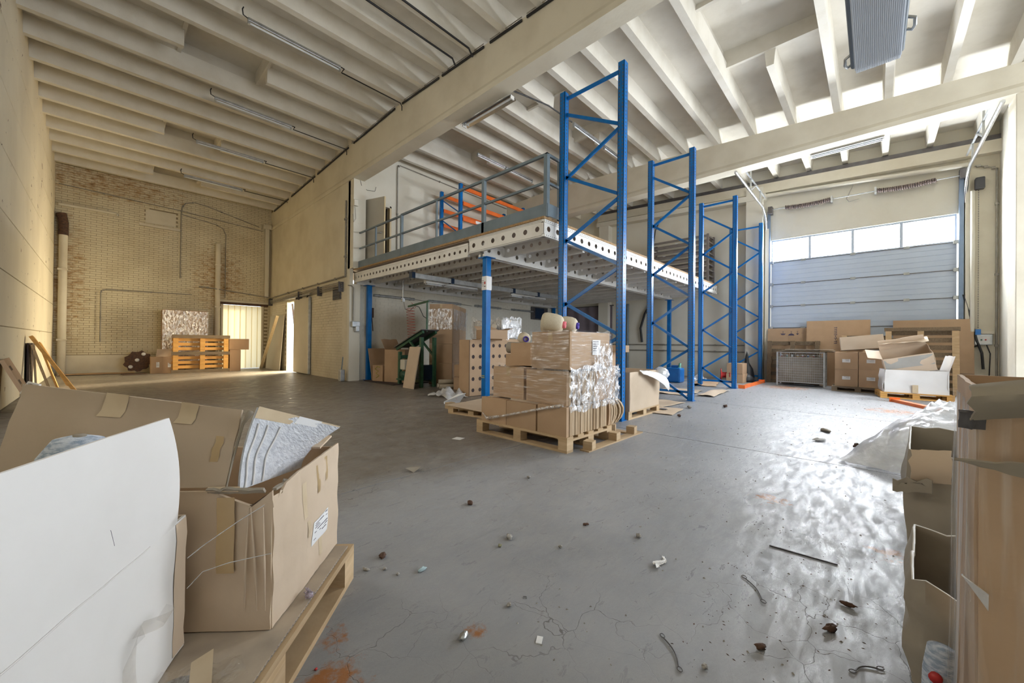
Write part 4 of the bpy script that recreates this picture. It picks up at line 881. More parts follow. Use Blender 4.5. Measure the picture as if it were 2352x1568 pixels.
t = thing('card_tube', 'card tube lying on the low open box', 'tube', (5.75, 5.85, 1.30)); MB().tube([(-.3,-.2,.05),(.1,.15,.06)], .05, 12).build('tube', TUBEM, t)
cone('yarn cone with dark blue core behind the top box', (3.62, 3.22, 1.075), (-.55,-.75,-.1), PURPLE, .17, .075)
t = thing('card_roll', 'dusty roll of cardboard lying behind the top box', 'cardboard roll', (3.75, 3.20, .95)); MB().tube([(-.05,.35,.0),(.12,-.28,-.02)], .075, 12).build('roll', CARDG, t)
carton('crushed box under the cardboard roll behind the wrapped pallet', (3.82, 3.20, 0), (.38, .66, .865), amp=.03, tape=False)
GS = 'boxes of the tall wrapped stack'; SA = -.92
def spos(a, b, z): return (5.60-cos(SA)*.0+(-.606*a+.796*b), 7.20+(.796*a+.606*b), z)
for i, (z, h) in enumerate(((.02,.50),(.525,.45),(.98,.47),(1.455,.46))): carton('%s box of the tall brown stack under the mezzanine' % ('bottom','second lowest','second highest','top')[i], spos(.28,.36,z), (.55,.70,h), rz=SA, amp=.012 if i > 1 else .03, group=GS)
for i, (z, h) in enumerate(((.02,.70),(.725,.72),(1.45,.47))): carton('%s box behind the tall brown stack' % ('bottom','middle','top')[i], spos(.28,1.08,z), (.55,.70,h), rz=SA, amp=.02, group=GS)
filmshell('shiny stretch film around the upper part of the tall brown stack', spos(.28,.72,0), .57, 1.45, 1.32, 1.80, WRAPD, seed=21, amp=.02, sides=(0,1), rz=SA, ragged=.03)
filmshell('dull stretch film around the lower part of the tall brown stack', spos(.28,.72,0), .57, 1.45, .5, 1.30, WRAP, seed=23, amp=.02, sides=(1,), rz=SA, ragged=.05)
for i, (x, y, z, s) in enumerate(((5.42,6.55,0,(.36,.32,.26)),(5.50,6.60,.265,(.34,.34,.26)),(5.60,6.35,.53,(.36,.40,.25)))): carton('%s crushed box of the small heap before the tall stack' % ('lowest','middle','upper')[i], (x,y,z), s, rz=.5-.3*i, amp=.03, tape=False)
for i, (x, y, z) in enumerate(((5.0,6.85,.055),(5.06,7.02,.055),(5.03,6.93,.150))):
    t = thing('card_tube', '%s grey card tube lying by the small heap of boxes' % ('front','rear','topmost')[i], 'tube', (x,y,z)); MB().lathe([(.03,0),(.05,0),(.05,.42),(.03,.42),(.03,0)], (0,0,0), (.92,-.38,0), 14).build('tube', TUBEM, t)
t = thing('leaning_board', 'chipboard panel leaning against the green machine', 'board', (4.58, 7.42, 0), rot=(0, radians(10), -.04)); B(-.012,-.22,0,.012,.22,.92).build('board', CARDL, t)
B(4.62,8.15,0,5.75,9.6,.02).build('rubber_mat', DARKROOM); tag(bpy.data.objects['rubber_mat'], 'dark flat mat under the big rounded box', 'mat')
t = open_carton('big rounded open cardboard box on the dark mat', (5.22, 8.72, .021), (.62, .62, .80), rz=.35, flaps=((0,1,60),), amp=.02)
t = thing('leaning_card', 'cardboard sheet leaning on the wall behind the big rounded box', 'cardboard sheet', (5.15, 9.45, .021), rot=(radians(-14), 0, .1)); B(-.40,-.008,0,.40,.008,.84).build('sheet', CARD, t)
t = carton('small box with yellow-green scrawl beside the big rounded box', (4.86, 9.16, .021), (.22, .34, .40), rz=.3, amp=.012, tape=False)
MB().tube([(-.115,-.08,.35),(-.117,.02,.37),(-.117,.08,.30),(-.117,-.03,.25),(-.117,.06,.20),(-.117,-.05,.14),(-.117,.05,.08)], .008, 5).build('scrawl', M('yellow_green_paint', (0.45,0.42,0.05), None, 4), t)
t = thing('broom', 'short broom hanging beside the rear blue post', 'broom', (4.93, 9.83, 1.30)); MB().tube([(.04,0,0),(0,0,.45)], .012, 6).build('handle', RUST, t); B(-.06,-.03,.36,.05,.03,.62).build('bristles', RUST, t, bevel=.01)
# green sloping machine with airline gantry
mc = thing('sorting_machine', 'dark green machine with sloping table and thin gantry under the mezzanine', 'machine', (4.97, 7.75, 0))
for x in (-.12,.22):
    for yy, h in ((.48,.78),(-.42,1.12)): B(x-.035,yy-.035,0,x+.035,yy+.035,h).build('leg', GREEN, mc)
    MB().bar((x,.62,.84),(x,-.48,1.24),.05,.06).build('sloping_rail', GREEN, mc); MB().bar((x,.48,.14),(x,-.42,.14),.05,.06).build('foot_rail', GREEN, mc); MB().bar((x,.05,1.02),(x,-.40,.70),.04,.04).build('strut', GREEN, mc)
MB().bar((.05,.66,.88),(.05,-.50,1.29),.48,.02).build('table_top', DKSTEEL, mc); B(-.15,.40,.62,.25,.46,.70).build('cross_bar', GREEN, mc); B(-.14,.25,.36,.20,.45,.60).build('white_tank', PAINTW, mc, bevel=.02)
B(-.10,-.40,.16,.20,.1,.50).build('drive_housing', GLASSD, mc); MB().lathe([(0,0),(.09,0),(.09,.2),(0,.2)], (-.18,.30,.24), (1,0,0), 16).build('motor', GREEN, mc); B(-.26,.2,.13,.02,.4,.16).build('motor_bracket', GREEN, mc)
MB().tube([(.0,-.44,1.24),(.0,-.44,1.93)], .018, 8).build('gantry_post', GREEN, mc); MB().bar((.0,-.50,1.93),(.0,.34,1.86),.03,.04).build('gantry_arm', GREEN, mc)
MB().tube([(0,.25,1.85),(0,.1,1.87),(0,-.12,1.82),(0,-.3,1.6),(0,-.42,1.55)], .008, 5).build('air_hose', BLACK, mc)
t = thing('spiral_air_hose', 'thin red spiral air hose hanging over the green machine', 'hose', (5.02, 8.0, 1.10))
MB().tube([(.10*cos(a*.55), .09*sin(a*.55)+.012*a*.05, a*.0058) for a in range(0,126)], .006, 5).tube([(.1,0,.73),(0,-.05,.80),(.0,.03,.85)], .006, 5).build('hose', M('red_hose', (0.45,0.10,0.06), None, 4, rough=0.4), t)
t = thing('air_line', 'grey airline drop hanging from the mezzanine to the gantry', 'hose', (5.02, 8.42, 2.5)); MB().tube([(0,0,0),(0,0,-.42),(0.02,-.01,-.50)], .012, 6).build('drop_pipe', GALV, t); MB().tube([(.02,-.01,-.5),(.03,-.06,-.68),(.05,-.22,-.74),(.08,-.36,-.64)], .010, 6).build('hose', CONDUIT, t); B(-.03,-.03,-.5,.04,.03,-.42).build('coupling', GALV, t)
# boxes and pallets seen between the racks
pallet('low pallet under the torn pale box between the first two rack frames', (5.28, 2.72, 0), 0, 1.0, .70, WOOD, H=.11)
t = open_carton('torn pale open box on a pallet between the first two rack frames', (5.28, 2.70, .112), (.95, .66, .52), mat=CARDL, flaps=(), amp=.02); label_on(t, '-x', (-.485, .12, .40), .10, .05, 2)
t = thing('torn_flap', 'pale torn cardboard flap curling over the side of the open box', 'cardboard sheet', (5.05, 2.355, .645))
def tfl(u, v):
    a = 2.0*v*(.5+.5*u); r_ = .05+.11*u
    return Vector((.62*u, -r_*sin(a)-.02*v, -.06*u+.05*u*(1-u)-r_*(1-cos(a))-.02*v+.015*nz(u*6,v*5,3)))
MB().grid(tfl, 14, 10).build('flap', CARDW, t, thick=.006)
t = thing('plastic_sack', 'bulging tied clear plastic sack hanging over the torn pale box', 'plastic sheet', (5.72, 2.33, .58)); MB().lathe([(.0,-.10),(.07,-.08),(.10,-.02),(.09,.08),(.05,.14),(.015,.17),(.03,.21)], (0,0,0), (.75,-.1,-.1), 16).build('sack', SHEETP, t)
t = pallet('small pallet standing upright behind the torn pale box', (6.55, 3.55, .02), 0, .8, .75, WOODO, rot=(radians(80), 0, .1)); 
carton('brown box behind the upright small pallet', (7.0, 3.95, 0), (.5, .5, .86)); carton('dark box lying on top of the upright small pallet', (6.62, 3.52, .86), (.62, .22, .13), rz=.1, amp=.004, tape=False)
t = thing('jerry_can', 'blue plastic jerry can with mint cap on the floor behind the second rack frame', 'can', (10.67, 3.95, 0)); B(-.17,-.20,0,.17,.20,.40).build('can_body', BLUEP, t, bevel=.05); B(-.03,-.12,.40,.03,.10,.46).build('handle', BLUEP, t, bevel=.015); MB().lathe([(0,.10),(.03,.10),(.035,0),(.05,-.02)], (0,-.12,.42), (0,-.1,1), 12).build('cap', GREENC, t)
t = thing('plastic_heap', 'heap of clear plastic behind the blue jerry can', 'plastic sheet', (10.6, 4.75, 0)); crumpled_sheet(MB(), 1.2, .8, .40, 6).build('plastic', SHEETP, t)
t = thing('plastic_heap', 'small heap of clear plastic right of the blue jerry can', 'plastic sheet', (11.6, 3.7, 0)); crumpled_sheet(MB(), .8, .5, .20, 8).build('plastic', SHEETP, t)
def flatcard(label, loc, w, d, rz, mat=None, hole=False, curl=.02):
    t = thing('flat_cardboard', label, 'cardboard sheet', loc, rz); s = rnd.random()*9
    MB().grid(lambda u, v: ((u-.5)*w, (v-.5)*d, .008+curl*abs(nz(u*2+s, v*2, s))), 8, 6).build('sheet', mat or CARDL, t, thick=.006)
    if hole: MB().lathe([(0,.016),(.06,.016)], (0.05,0,curl*.5), (0,0,1), 14).build('punched_hole', DKSTEEL, t)
    return t
flatcard('small cardboard sheet with a hole on the floor behind the first rack frame', (5.85, 2.35, 0), .62, .45, .1, hole=True)
flatcard('long cardboard sheet on the floor before the second rack frame', (6.55, 2.72, 0), .8, .6, -.1, curl=.03); flatcard('wide pale cardboard sheet on the floor behind the second rack frame', (8.5, 3.1, 0), 1.2, .8, .1, curl=.05)
flatcard('narrow pale cardboard sheet on the floor between second and third rack frames', (8.8, 2.45, 0), 1.4, .30, .05, curl=.05); flatcard('brown cardboard sheet lying behind the third rack frame', (10.7, 3.2, 0), 1.2, .6, .2, CARD, curl=.10)
flatcard('small cardboard offcut before the two boxes by the last rack frame', (11.6, 2.35, 0), .5, .22, .1, CARD)
t = thing('cable_reel', 'red hose reel on the floor by the third rack frame', 'reel', (11.9, 3.05, .19)); MB().lathe([(0,0),(.18,0),(.18,.02),(.08,.03),(.08,.2),(.18,.21),(.18,.23),(0,.23)], (0,.1,0), (.3,-1,0), 18).build('reel', RED, t)
carton('lower of two small brown boxes by the last rack frame', (12.05, 2.78, 0), (.5,.4,.24), amp=.012); carton('upper of two small brown boxes by the last rack frame', (12.05, 2.78, .245), (.48,.38,.28), amp=.012)
t = thing('black_sack', 'black plastic sack against the pilaster by the last rack frame', 'sack', (12.74, 2.68, 0)); MB().lathe([(0,0),(.16,0),(.19,.12),(.15,.35),(.06,.52),(.03,.75),(.0,.86)], (0,0,0), (.06,.02,1), 14).build('sack', BLACK, t)
t = thing('black_sack', 'low black sack on the floor beside the last rack frame', 'sack', (12.38, 2.62, 0)); MB().lathe([(0,0),(.2,0),(.2,.1),(.10,.2),(0,.24)], (0,0,0), (0,0,1), 12).build('sack', BLACK, t)
def steelbeam(label, p0, p1, w=.10, h=.05):
    t = thing('rack_beam', label, 'rack beam', p0); d = Vector(p1)-Vector(p0); MB().bar((0,0,h/2),(d.x,d.y,h/2),w,h).build('beam', ORANGE, t)
    for q in (Vector((0,0,0)), d): B(q.x-.03,q.y-.07,0,q.x+.03,q.y+.07,h+.03).build('end_hook', ORANGE, t)
steelbeam('orange rack beam on the floor at the foot of the last rack frames', (10.35, 2.28, 0), (12.45, 2.26, 0), .11)
steelbeam('orange rack beam on the floor near the plastic sheet', (10.05, -.27, 0), (8.1, -1.15, 0), .10)
# ---------------------------------------------------------------- in front of the gate
t = thing('leaning_card', 'wide cardboard sheet with handling symbols leaning on the gate left', 'cardboard sheet', (12.95, 1.52, 0), rot=(0, radians(7), 0)); B(-.01,-.70,0,.0,.72,1.52).build('sheet', CARD, t)
sy = M('print_violet', (0.06,0.05,0.10), None, 4)
for y, shape in ((.36, 0), (.17, 1), (.03, 2)):
    z0 = 1.36
    if shape == 0: m = MB().add([(-.012,y-.065,z0+.01),(-.012,y+.065,z0+.01),(-.012,y+.03,z0-.03),(-.012,y-.03,z0-.03)], [(0,1,2,3)])
    elif shape == 1: m = MB().add([(-.012,y-.075,z0-.045),(-.012,y+.075,z0-.045),(-.012,y+.05,z0-.005),(-.012,y,z0+.015),(-.012,y-.05,z0-.005)], [(0,1,2,3,4)])
    else: m = MB().add([(-.012,y-.035,z0+.01),(-.012,y+.035,z0+.01),(-.012,y,z0-.03)], [(0,1,2)])
    m.box(-.0125,y-.004,z0,-.0118,y+.004,z0+.07).box(-.0125,y-.02,z0+.066,-.0118,y+.02,z0+.072); m.build('handling_symbol', sy, t)
t = thing('leaning_card', 'taller cardboard sheet with upright lettering leaning on the gate', 'cardboard sheet', (12.82, .72, 0), rot=(0, radians(7), 0)); B(-.01,-.64,0,.0,.62,1.70).build('sheet', CARD, t)
for k in range(10):
    z = 1.50-.045*k; w = (.06,.05,.055,.05,.06,.02,.05,.015,.055,.055)[k]; B(-.0125,.02-w*.5,z,-.0118,.02+w*.5,z+.014).box(-.0125,.02-w*.5,z,-.0118,.02-w*.5+.012,z+.028).build('print_mark', sy, t)
t = thing('leaning_card', 'big cardboard sheet leaning on the gate right behind the upright pallet', 'cardboard sheet', (12.95, -.98, 0), rot=(0, radians(6), 0)); B(-.01,-.60,0,.0,.66,1.66).build('sheet', CARD, t); B(-.013,-.60,.44,-.0105,.66,.446).build('fold_line', INK, t)
pallet('old brown pallet standing upright behind the wire cage, left', (12.72, 1.75, .42), 0, 1.16, .72, WOODD, rot=(0, radians(83), 0)) if False else None
def upright_pallet(label, loc, lean, W, H, mat, edge, n=7, group=None):
    t = thing('wooden_pallet', label, 'pallet', loc, group=group, rot=(0, radians(lean), 0))
    for y in (-W/2+.05, 0, W/2-.05): B(-.022, y-.05, 0, 0, y+.05, H).build('stringer_board', edge, t)
    for i in range(n): z = .05+(H-.10)*i/(n-1); B(.078, -W/2, z-.05, .10, W/2, z+.05).build('deck_board', mat, t)
    for y in (-W/2+.05, 0, W/2-.05):
        for z in (.05, H/2, H-.05): B(0, y-.05, z-.05, .078, y+.05, z+.05).build('block', mat, t)
    return t
upright_pallet('dusky upright pallet leaning behind the wire cage', (12.68, 1.62, 0), 7, 1.15, 1.16, WOODD, WOODD, 6)
t = upright_pallet('upright pallet with pale edge leaning behind the four stacked boxes', (12.66, .16, 0), 6, .90, 1.30, WOODD, WOOD, 6)
t = upright_pallet('tall brown pallet leaning on the gate behind the white carton', (12.30, -.74, 0), 6, 1.12, 1.40, WOODD, WOOD, 9); B(-.03,-.58,1.38,.02,.58,1.46).build('top_board', WOODD, t)
# wire cage
cg = thing('wire_cage', 'low steel mesh cage lined with cardboard, bottles inside, before the gate', 'cage', (12.15, 1.38, 0))
for x in (-.02,.48):
    for y in (-.48,.48): B(x-.018,y-.018,0,x+.018,y+.018,.86).build('corner_post', GALV, cg)
m = MB()
for i in range(24): y = -.46+.04*i; m.box(-.026,y-.0025,.09,-.022,y+.0025,.85)
for i in range(13): z = .09+.063*i; m.box(-.03,-.48,z-.003,-.026,.48,z+.003)
for i in range(13): x = -.02+.04*i; m.box(x-.0025,-.485,.09,x+.0025,-.481,.85)
for i in range(13): z = .09+.063*i; m.box(-.02,-.489,z-.003,.48,-.485,z+.003)
m.build('wire_mesh', GALV, cg, kind='stuff')
for z in (.09,.85): MB().bar((-.025,-.48,z),(-.025,.48,z),.02,.02).bar((-.02,-.485,z),(.48,-.485,z),.02,.02).build('rim_bar', GALV, cg)
B(-.01,-.45,.09,.0,.45,.74).box(0,-.46,.09,.46,-.45,.74).build('card_lining', CARDG, cg); B(-.01,-.47,.075,.47,.47,.09).build('cage_floor', DKSTEEL, cg)
cols = [RED, GREENC, PAPER, M('yellow_plastic', (0.7,0.5,0.08), None, 4), PINK, BLUEP, RED, PAPER]
for i in range(8):
    t = thing('bottle', '%s bottle in the wire cage, counted from its left end' % ('first','second','third','fourth','fifth','sixth','seventh','eighth')[i], 'bottle', (12.24+.05*(i % 2), 1.78-.11*i, .47), group='bottles in the wire cage')
    MB().lathe([(0,0),(.045,0),(.045,.2),(.02,.26),(.02,.30),(0,.30)], (0,0,0), (0,0,1), 10).build('bottle_body', cols[i], t); MB().lathe([(.023,.29),(.023,.325),(0,.325)], (0,0,0), (0,0,1), 8).build('cap', PAPER, t)
B(12.26,.95,.24,12.56,1.82,.465).build('filled_carton', CARDG); tag(bpy.data.objects['filled_carton'], 'grey carton filling the wire cage under the bottles', 'box')
for i, (z, a) in enumerate(((.87,.02),(.895,-.03),(.925,.05))):
    t = thing('flat_cardboard', '%s dusty cardboard sheet lying on the wire cage' % ('lowest','middle','top')[i], 'cardboard sheet', (12.36, 1.30-.04*i, z), a); MB().grid(lambda u, v: ((u-.5)*.62, (v-.5)*(1.16-.1*i), .012*abs(nz(u*3,v*3,i))), 6, 8).build('sheet', (WOODD, CARDG, CARDG)[i], t, thick=.008)
# four boxes on a pallet, one thrown on top
pallet('low pallet under the four stacked brown boxes before the gate', (11.86, .27, 0), pi/2, .90, .80, WOODD, H=.11)
GF = 'four stacked brown boxes before the gate'
for i, (y, z, w) in enumerate(((.47,.112,'bottom left'),(.06,.112,'bottom right'),(.47,.50,'top left'),(.06,.50,'top right'))):
    t = carton('%s of the four brown boxes with white labels before the gate' % w, (11.83, y, z), (.5, .395, .385), amp=.022, tape=False, group=GF, bulge=-.012)
    label_on(t, '-x', (-.262, .0, .19), .14, .075, 3)
open_carton('pale box thrown upside down across the four stacked boxes', (11.80, .24, 1.245), (.34, .72, .30), mat=CARDL, rot=(radians(174), radians(4), .06), flaps=((0,1,20),), amp=.01)
pallet('low pallet under the white carton before the gate', (11.05, -.54, 0), pi/2+.12, 1.0, .70, WOODO, H=.12)
t = open_carton('bulging white-lined carton on a pallet before the gate', (11.05, -.54, .122), (.62, .88, .44), rz=.12, mat=CARDW, flaps=((0,-1,75),), amp=.05); B(-.335,-.03,.01,-.33,.05,.16).build('tape_strip', TAPEP, t)
t = open_carton('grey-faced dusty carton tilted in the white carton before the gate', (11.05, -.50, .60), (.46, .70, .36), rz=.12, mat=CARDL, rot=(radians(-14), radians(-22), .12), flaps=((1,0,100),(0,1,20)), amp=.015)
B(-.238,-.34,.13,-.234,.34,.34).build('grey_patch', M('grey_card_face', (0.42,0.41,0.38), (0.36,0.35,0.32), 4, rough=0.7), t)
t = thing('torn_flap', 'torn pale flap piled on the tilted carton before the gate', 'cardboard sheet', (11.1, -.42, 1.05)); MB().grid(lambda u, v: (-.2+.4*u, -.34+.7*v, .02+.16*(1-v)*(.4+.6*u)+.03*nz(u*5,v*5,2)), 8, 8).build('flap', CARDL, t, thick=.008)
flatcard('brown cardboard offcut leaning at the corner right of the gate', (12.2, -1.62, 0), .5, .35, .4, CARD, curl=.12)
# ---------------------------------------------------------------- far left hall
sp = thing('standing_pallet', 'orange pine pallet standing on edge with dark runner boards, far left hall', 'pallet', (2.12, 15.45, 0))
for z in (.05,.60,1.12): B(-.72,-.12,z-.05,.72,-.095,z+.05).build('runner_board', WOODD, sp)
for x in (-.62,.02,.62): B(x-.06,-.095,.02,x+.06,0,1.15).build('stringer', WOODO, sp)
for z in (.18,.32,.46,.74,.88,1.02): B(-.70,0,z-.045,.70,.025,z+.045).build('slat', WOODO, sp)
for i, (x, z) in enumerate(((1.52,.02),(2.07,.02),(1.52,.99),(2.07,.99))): carton('%s of the four film-wrapped brown boxes by the brick wall' % ('bottom left','bottom right','top left','top right')[i], (x, 16.24, z), (.54,.5,.96), amp=.006, group='film-wrapped boxes by the brick wall')
filmshell('stretch film around the brown boxes by the brick wall', (1.80, 16.24, 0), 1.12, .52, .3, 1.93, WRAPD, seed=31, sides=(0,), amp=.012)
for i, x in enumerate((1.10,1.36)):
    t = carton('%s small brown box with white label left of the standing pallet' % ('left','right')[i], (x, 15.72, 0), (.27,.34,.50), amp=.012, tape=False); label_on(t, '-y', (.02,-.173,.26), .07, .16, 3)
t = thing('cut_card', 'dark scalloped cardboard cutout leaning left of the small boxes', 'cardboard sheet', (.72, 16.02, .0), rot=(radians(-12),0,0)); m = MB()
pts = []
for k in range(28): a = 2*pi*k/28; r_ = 1+.09*sin(9*a); pts.append((.34*cos(a)*r_, .36+.34*sin(a)*r_*(1 if sin(a) > 0 else .95)))
ang = .62; m.prism([(x*cos(ang)-(y-.36)*sin(ang)*.6, .36+x*sin(ang)*.75+(y-.36)*cos(ang)) for x, y in pts], .01, Matrix(((1,0,0,0),(0,0,1,0),(0,1,0,0),(0,0,0,1)))); m.build('card', RUST, t)
for x, z in ((-.16,.2),(-.02,.4),(.12,.58)): MB().lathe([(0,0),(.05,0),(.05,-.006),(0,-.006)], (x,-.004,z), (0,1,0), 12).build('punched_hole', PAPER, t)
t = thing('cut_card', 'tan cardboard piece with two holes lying on the small boxes', 'cardboard sheet', (1.30, 15.62, .53), rot=(radians(-62),0,.1)); B(-.22,-.22,0,.22,.2,.01).build('card', CARDL, t)
for x, y, r_ in ((.05,.02,.06),(-.02,-.14,.04)): MB().lathe([(0,.012),(r_,.012)], (x,y,0), (0,0,1), 12).build('punched_hole', DKSTEEL, t)
carton('lower brown box right of the standing pallet', (3.02, 15.65, 0), (.30,.3,.70), amp=.006); carton('upper brown box right of the standing pallet', (3.13, 15.68, .705), (.55,.3,.36), amp=.006)
flatcard('long flat cardboard strip along the brick wall', (-.1, 16.2, 0), 1.5, .5, 0, CARD, curl=.05); flatcard('small dark cardboard on the floor left of the small boxes', (.62, 15.5, 0), .5, .3, .2, RUST, curl=.03)
t = thing('leaning_board', 'white board leaning on the middle wall left of the side door', 'board', (XM-.17, 15.55, 0), rot=(0, radians(4), 0)); B(-.02,-.80,0,.0,.80,1.90).build('board', DOORG, t)
t = thing('leaning_batten', 'pale pine batten leaning against the white board', 'batten', (XM-.42, 16.02, 0)); MB().bar((0,0,.02),(.17,-1.22,1.86),.09,.04).build('batten', WOODP, t)
t = thing('plastic_scoop', 'grey plastic scoop standing at the foot of the wall corner', 'scoop', (4.16, 9.86, 0)); B(-.06,-.07,0,.06,.07,.30).build('scoop', GALV, t, bevel=.02); MB().tube([(0,0,.3),(.02,-.02,.62)], .014, 6).build('handle', RAILG, t)
# timber leaning at the left wall
def plank(label, p0, p1, w, h, mat):
    t = thing('leaning_plank', label, 'plank', p0, group='planks leaning at the left wall'); d = Vector(p1)-Vector(p0); MB().bar((0,0,0), d, w, h, up=(0,1,0)).build('plank', mat, t)
plank('wide brown plank leaning low across the others at the left wall', (-.36, 10.95, .03), (-.90, 11.15, 1.04), .05, .12, WOODO)
plank('orange plank leaning behind at the left wall', (-.50, 12.3, .03), (-.90, 12.5, .92), .03, .15, WOODO); plank('upright pale plank at the left wall', (-.86, 11.55, .03), (-.90, 11.55, .92), .03, .09, WOODP); plank('second upright dull plank at the left wall', (-.88, 11.15, .03), (-.91, 11.15, .90), .02, .08, WOODD)
plank('thin plank leaning at the left wall, nearest the dark sheet', (-.64, 10.8, .03), (-.88, 11.05, .88), .03, .07, WOOD); plank('short orange plank leaning between the others at the left wall', (-.62, 11.9, .03), (-.82, 12.05, .72), .03, .12, WOODO)
t = thing('dark_sheet', 'dark board standing behind the planks at the left wall', 'board', (-.93, 11.4, 0)); B(-.01,-.35,0,.01,.35,.92).build('board', DARKROOM, t)
t = thing('printed_carton', 'flattened brown carton with stamped marks leaning at the left wall', 'cardboard sheet', (-.62, 8.55, 0), rot=(0, radians(-22), .05)); B(-.02,-.45,0,.02,.40,.78).build('sheet', CARD, t)
for z in (.62,.42,.2):
    for k in range(4): B(.021,-.36+.06*k,z,.022,-.33+.06*k,z+.06).build('stamp_mark', WOODD, t)
flatcard('low heap of dusty cardboard under the stamped carton at the left wall', (-.35, 8.7, 0), .6, .9, .1, CARDG, curl=.12)
# ================================================================ foreground left: boxes on a pallet
UA = math.atan2(.728, .685)                     # direction of the pallet's long edge
fp = thing('wooden_pallet', 'wooden pallet under the open boxes in the left foreground', 'pallet', (.022, 1.457, 0), UA); pallet_parts(fp, 1.2, .84, .144, WOOD, 5)
t = thing('cardboard_sheet', 'dusty double-wall cardboard sheet lying on the foreground pallet', 'cardboard sheet', (.022, 1.457, .145), UA)
MB().grid(lambda u, v: (-.59+1.16*u, -.405+.80*v, .004), 6, 4, False).build('sheet', CARDD, t, thick=.007)
m = MB()
for i in range(70): x = -.59+1.14*i/70; m.add([(x,-.4058,.001),(x+.008,-.4058,.007),(x+.016,-.4058,.001),(x+.008,-.4058,.004)], [(0,1,2,3)])
m.build('fluted_edge', DKSTEEL, t, kind='stuff'); MB().lathe([(0,.0082),(.05,.0082)], (-.10,-.235,0), (0,0,1), 18).build('punched_hole', LINT, t)
# brown open box
bx = thing('cardboard_box', 'big torn open brown box with taped side in the left foreground', 'box', (.347, 1.288, .156), UA)
H_ = .405; Wd = .485; Dp = .78
def side(fn, name='side_panel', mat=CARDL, nu=14, nv=10, parent=None, th=.007): return MB().grid(fn, nu, nv).build(name, mat, parent or bx, thick=th)
def dent(x, y, z, s): return .008*nz(x*4+s, y*4, z*5)+.003*nz(x*14, y*14+s, z*3)
side(lambda u, v: (dent(0,u,v,1), Dp*u, v*(H_ - (.055*max(0, 1-abs(u-.09)/.09) if v > .99 else 0))))                     # front, torn near the corner
def rs(u, v): return -.010*sin(pi*u)*sin(pi*v)+dent(u,0,v,5)
side(lambda u, v: (Wd*u, rs(u,v), v*(H_+.015*u - (.05*max(0,1-u/.12) if v > .99 else 0))), 'lit_side_panel', nu=24, nv=18)
side(lambda u, v: (Wd, Dp*u, v*H_)); side(lambda u, v: (Wd*u, Dp, v*H_)); B(0,0,0,Wd,Dp,.008).build('box_bottom', CARDL, bx)
side(lambda u, v: (-.012*v, .02+.16*u, H_-.004+.012*nz(u*6,v*3,2)+.014*v), 'torn_rim', CARDG, 8, 3); side(lambda u, v: (.02+.14*u, .012*v+.01*nz(u*9,v,2), H_-.012+.02*v*nz(u*7,2,1)+.008), 'torn_rim', CARDG, 8, 3)
side(lambda u, v: (Wd*.80+.11*u+.01*v, .03+.10*v, H_+.02+.02*u+.03*v*nz(u*3,v*3,4)), 'torn_flap', CARDL, 6, 4)
# creases at the corner, tape strips, label with lines of print
for y, a in ((.035,.02),(.07,-.01),(.012,.008)): MB().tube([(-.010,y,.06),(-.0135,y+a*.3,.2),(-.0125,y+a,.36)], [.001,.004,.0015], 5).build('crease', CARDL, bx)
def tape_r(x, z0, z1, w, mat): MB().grid(lambda u, v: (x-w/2+w*u, rs((x-w/2+w*u)/Wd,(z0+(z1-z0)*v)/H_)-.0045, z0+(z1-z0)*v), 3, 8).build('tape_strip', mat, bx)
for x, z0, z1, mt in ((.185,.24,.36,TAPEP),(.285,.29,.39,TAPE),(.36,.31,.40,TAPE),(.20,.17,.225,TAPEP),(.31,.05,.12,TAPEP)): tape_r(x, z0, z1, .026, mt)
MB().grid(lambda u, v: (-.0125+dent(0,.2,v*.5+.4,1), .10+.05*u, .17+.22*v), 3, 6).build('tape_strip', TAPE, bx); MB().grid(lambda u, v: (-.004-.008*(1-v), .09+.09*u, H_+.002+.012*v), 3, 2).build('tape_strip', TAPEP, bx)
lb = MB().grid(lambda u, v: (.235+.135*u, rs((.235+.135*u)/Wd,(.115+.085*v)/H_)-.0048, .115+.085*v), 6, 4).build('paper_label', PAPER, bx)
for k, (a, b, z) in enumerate(((.25,.32,.188),(.25,.28,.181),(.25,.29,.173),(.27,.355,.163),(.25,.265,.156),(.29,.30,.150),(.32,.355,.153),(.31,.345,.143),(.25,.27,.130),(.33,.36,.192),(.345,.36,.178))): B(a,rs((a+b)/2/Wd,z/H_)-.0056,z,b,rs((a+b)/2/Wd,z/H_)-.0044,z+.0022).build('text_line', INK, lb)
# tall brown flap board standing in the box
fb = thing('leaning_card', 'tall brown cardboard board with pale tape standing up behind the open box', 'cardboard sheet', (.347, 1.288, .156), UA)
def fbp(u, v): return Vector((.012+.02*nz(u*3,v*3,7)*v+.074*v+.012*u*v, .141+.655*u+.01*nz(v*8,3,1), H_+.006+(.216+.078*u)*v - .10*0))
MB().grid(fbp, 16, 8).build('board', CARDB, fb, thick=.008)
for u0, w in ((.19,.085),(.52,.10)): MB().grid(lambda u, v: fbp(u0+w*u+.02*(1-v), .74+.265*v)+Vector((-.0062,0,.003)), 3, 4).build('tape_strip', TAPEP, fb)
MB().grid(lambda u, v: fbp(.05+.035*u, .32+.32*v)+Vector((-.006,0,0)), 2, 4).build('tape_strip', TAPE, fb)
MB().tube([fbp(.93,.99)+Vector((0,0,.004)), fbp(.98,1.0)+Vector((0,.0,.006)), fbp(1,.9)+Vector((0,.004,.0))], .004, 6).build('worn_corner', CARDW, fb)
MB().tube([fbp(0,.0)+Vector((-.003,-.004,0)), fbp(0,.35)+Vector((0,-.005,0)), fbp(0,.8)+Vector((0,-.006,0)), fbp(0,1.0)+Vector((.02,-.012,-.01))], [.002,.003,.004,.010], 6).build('torn_edge', CARDG, fb)
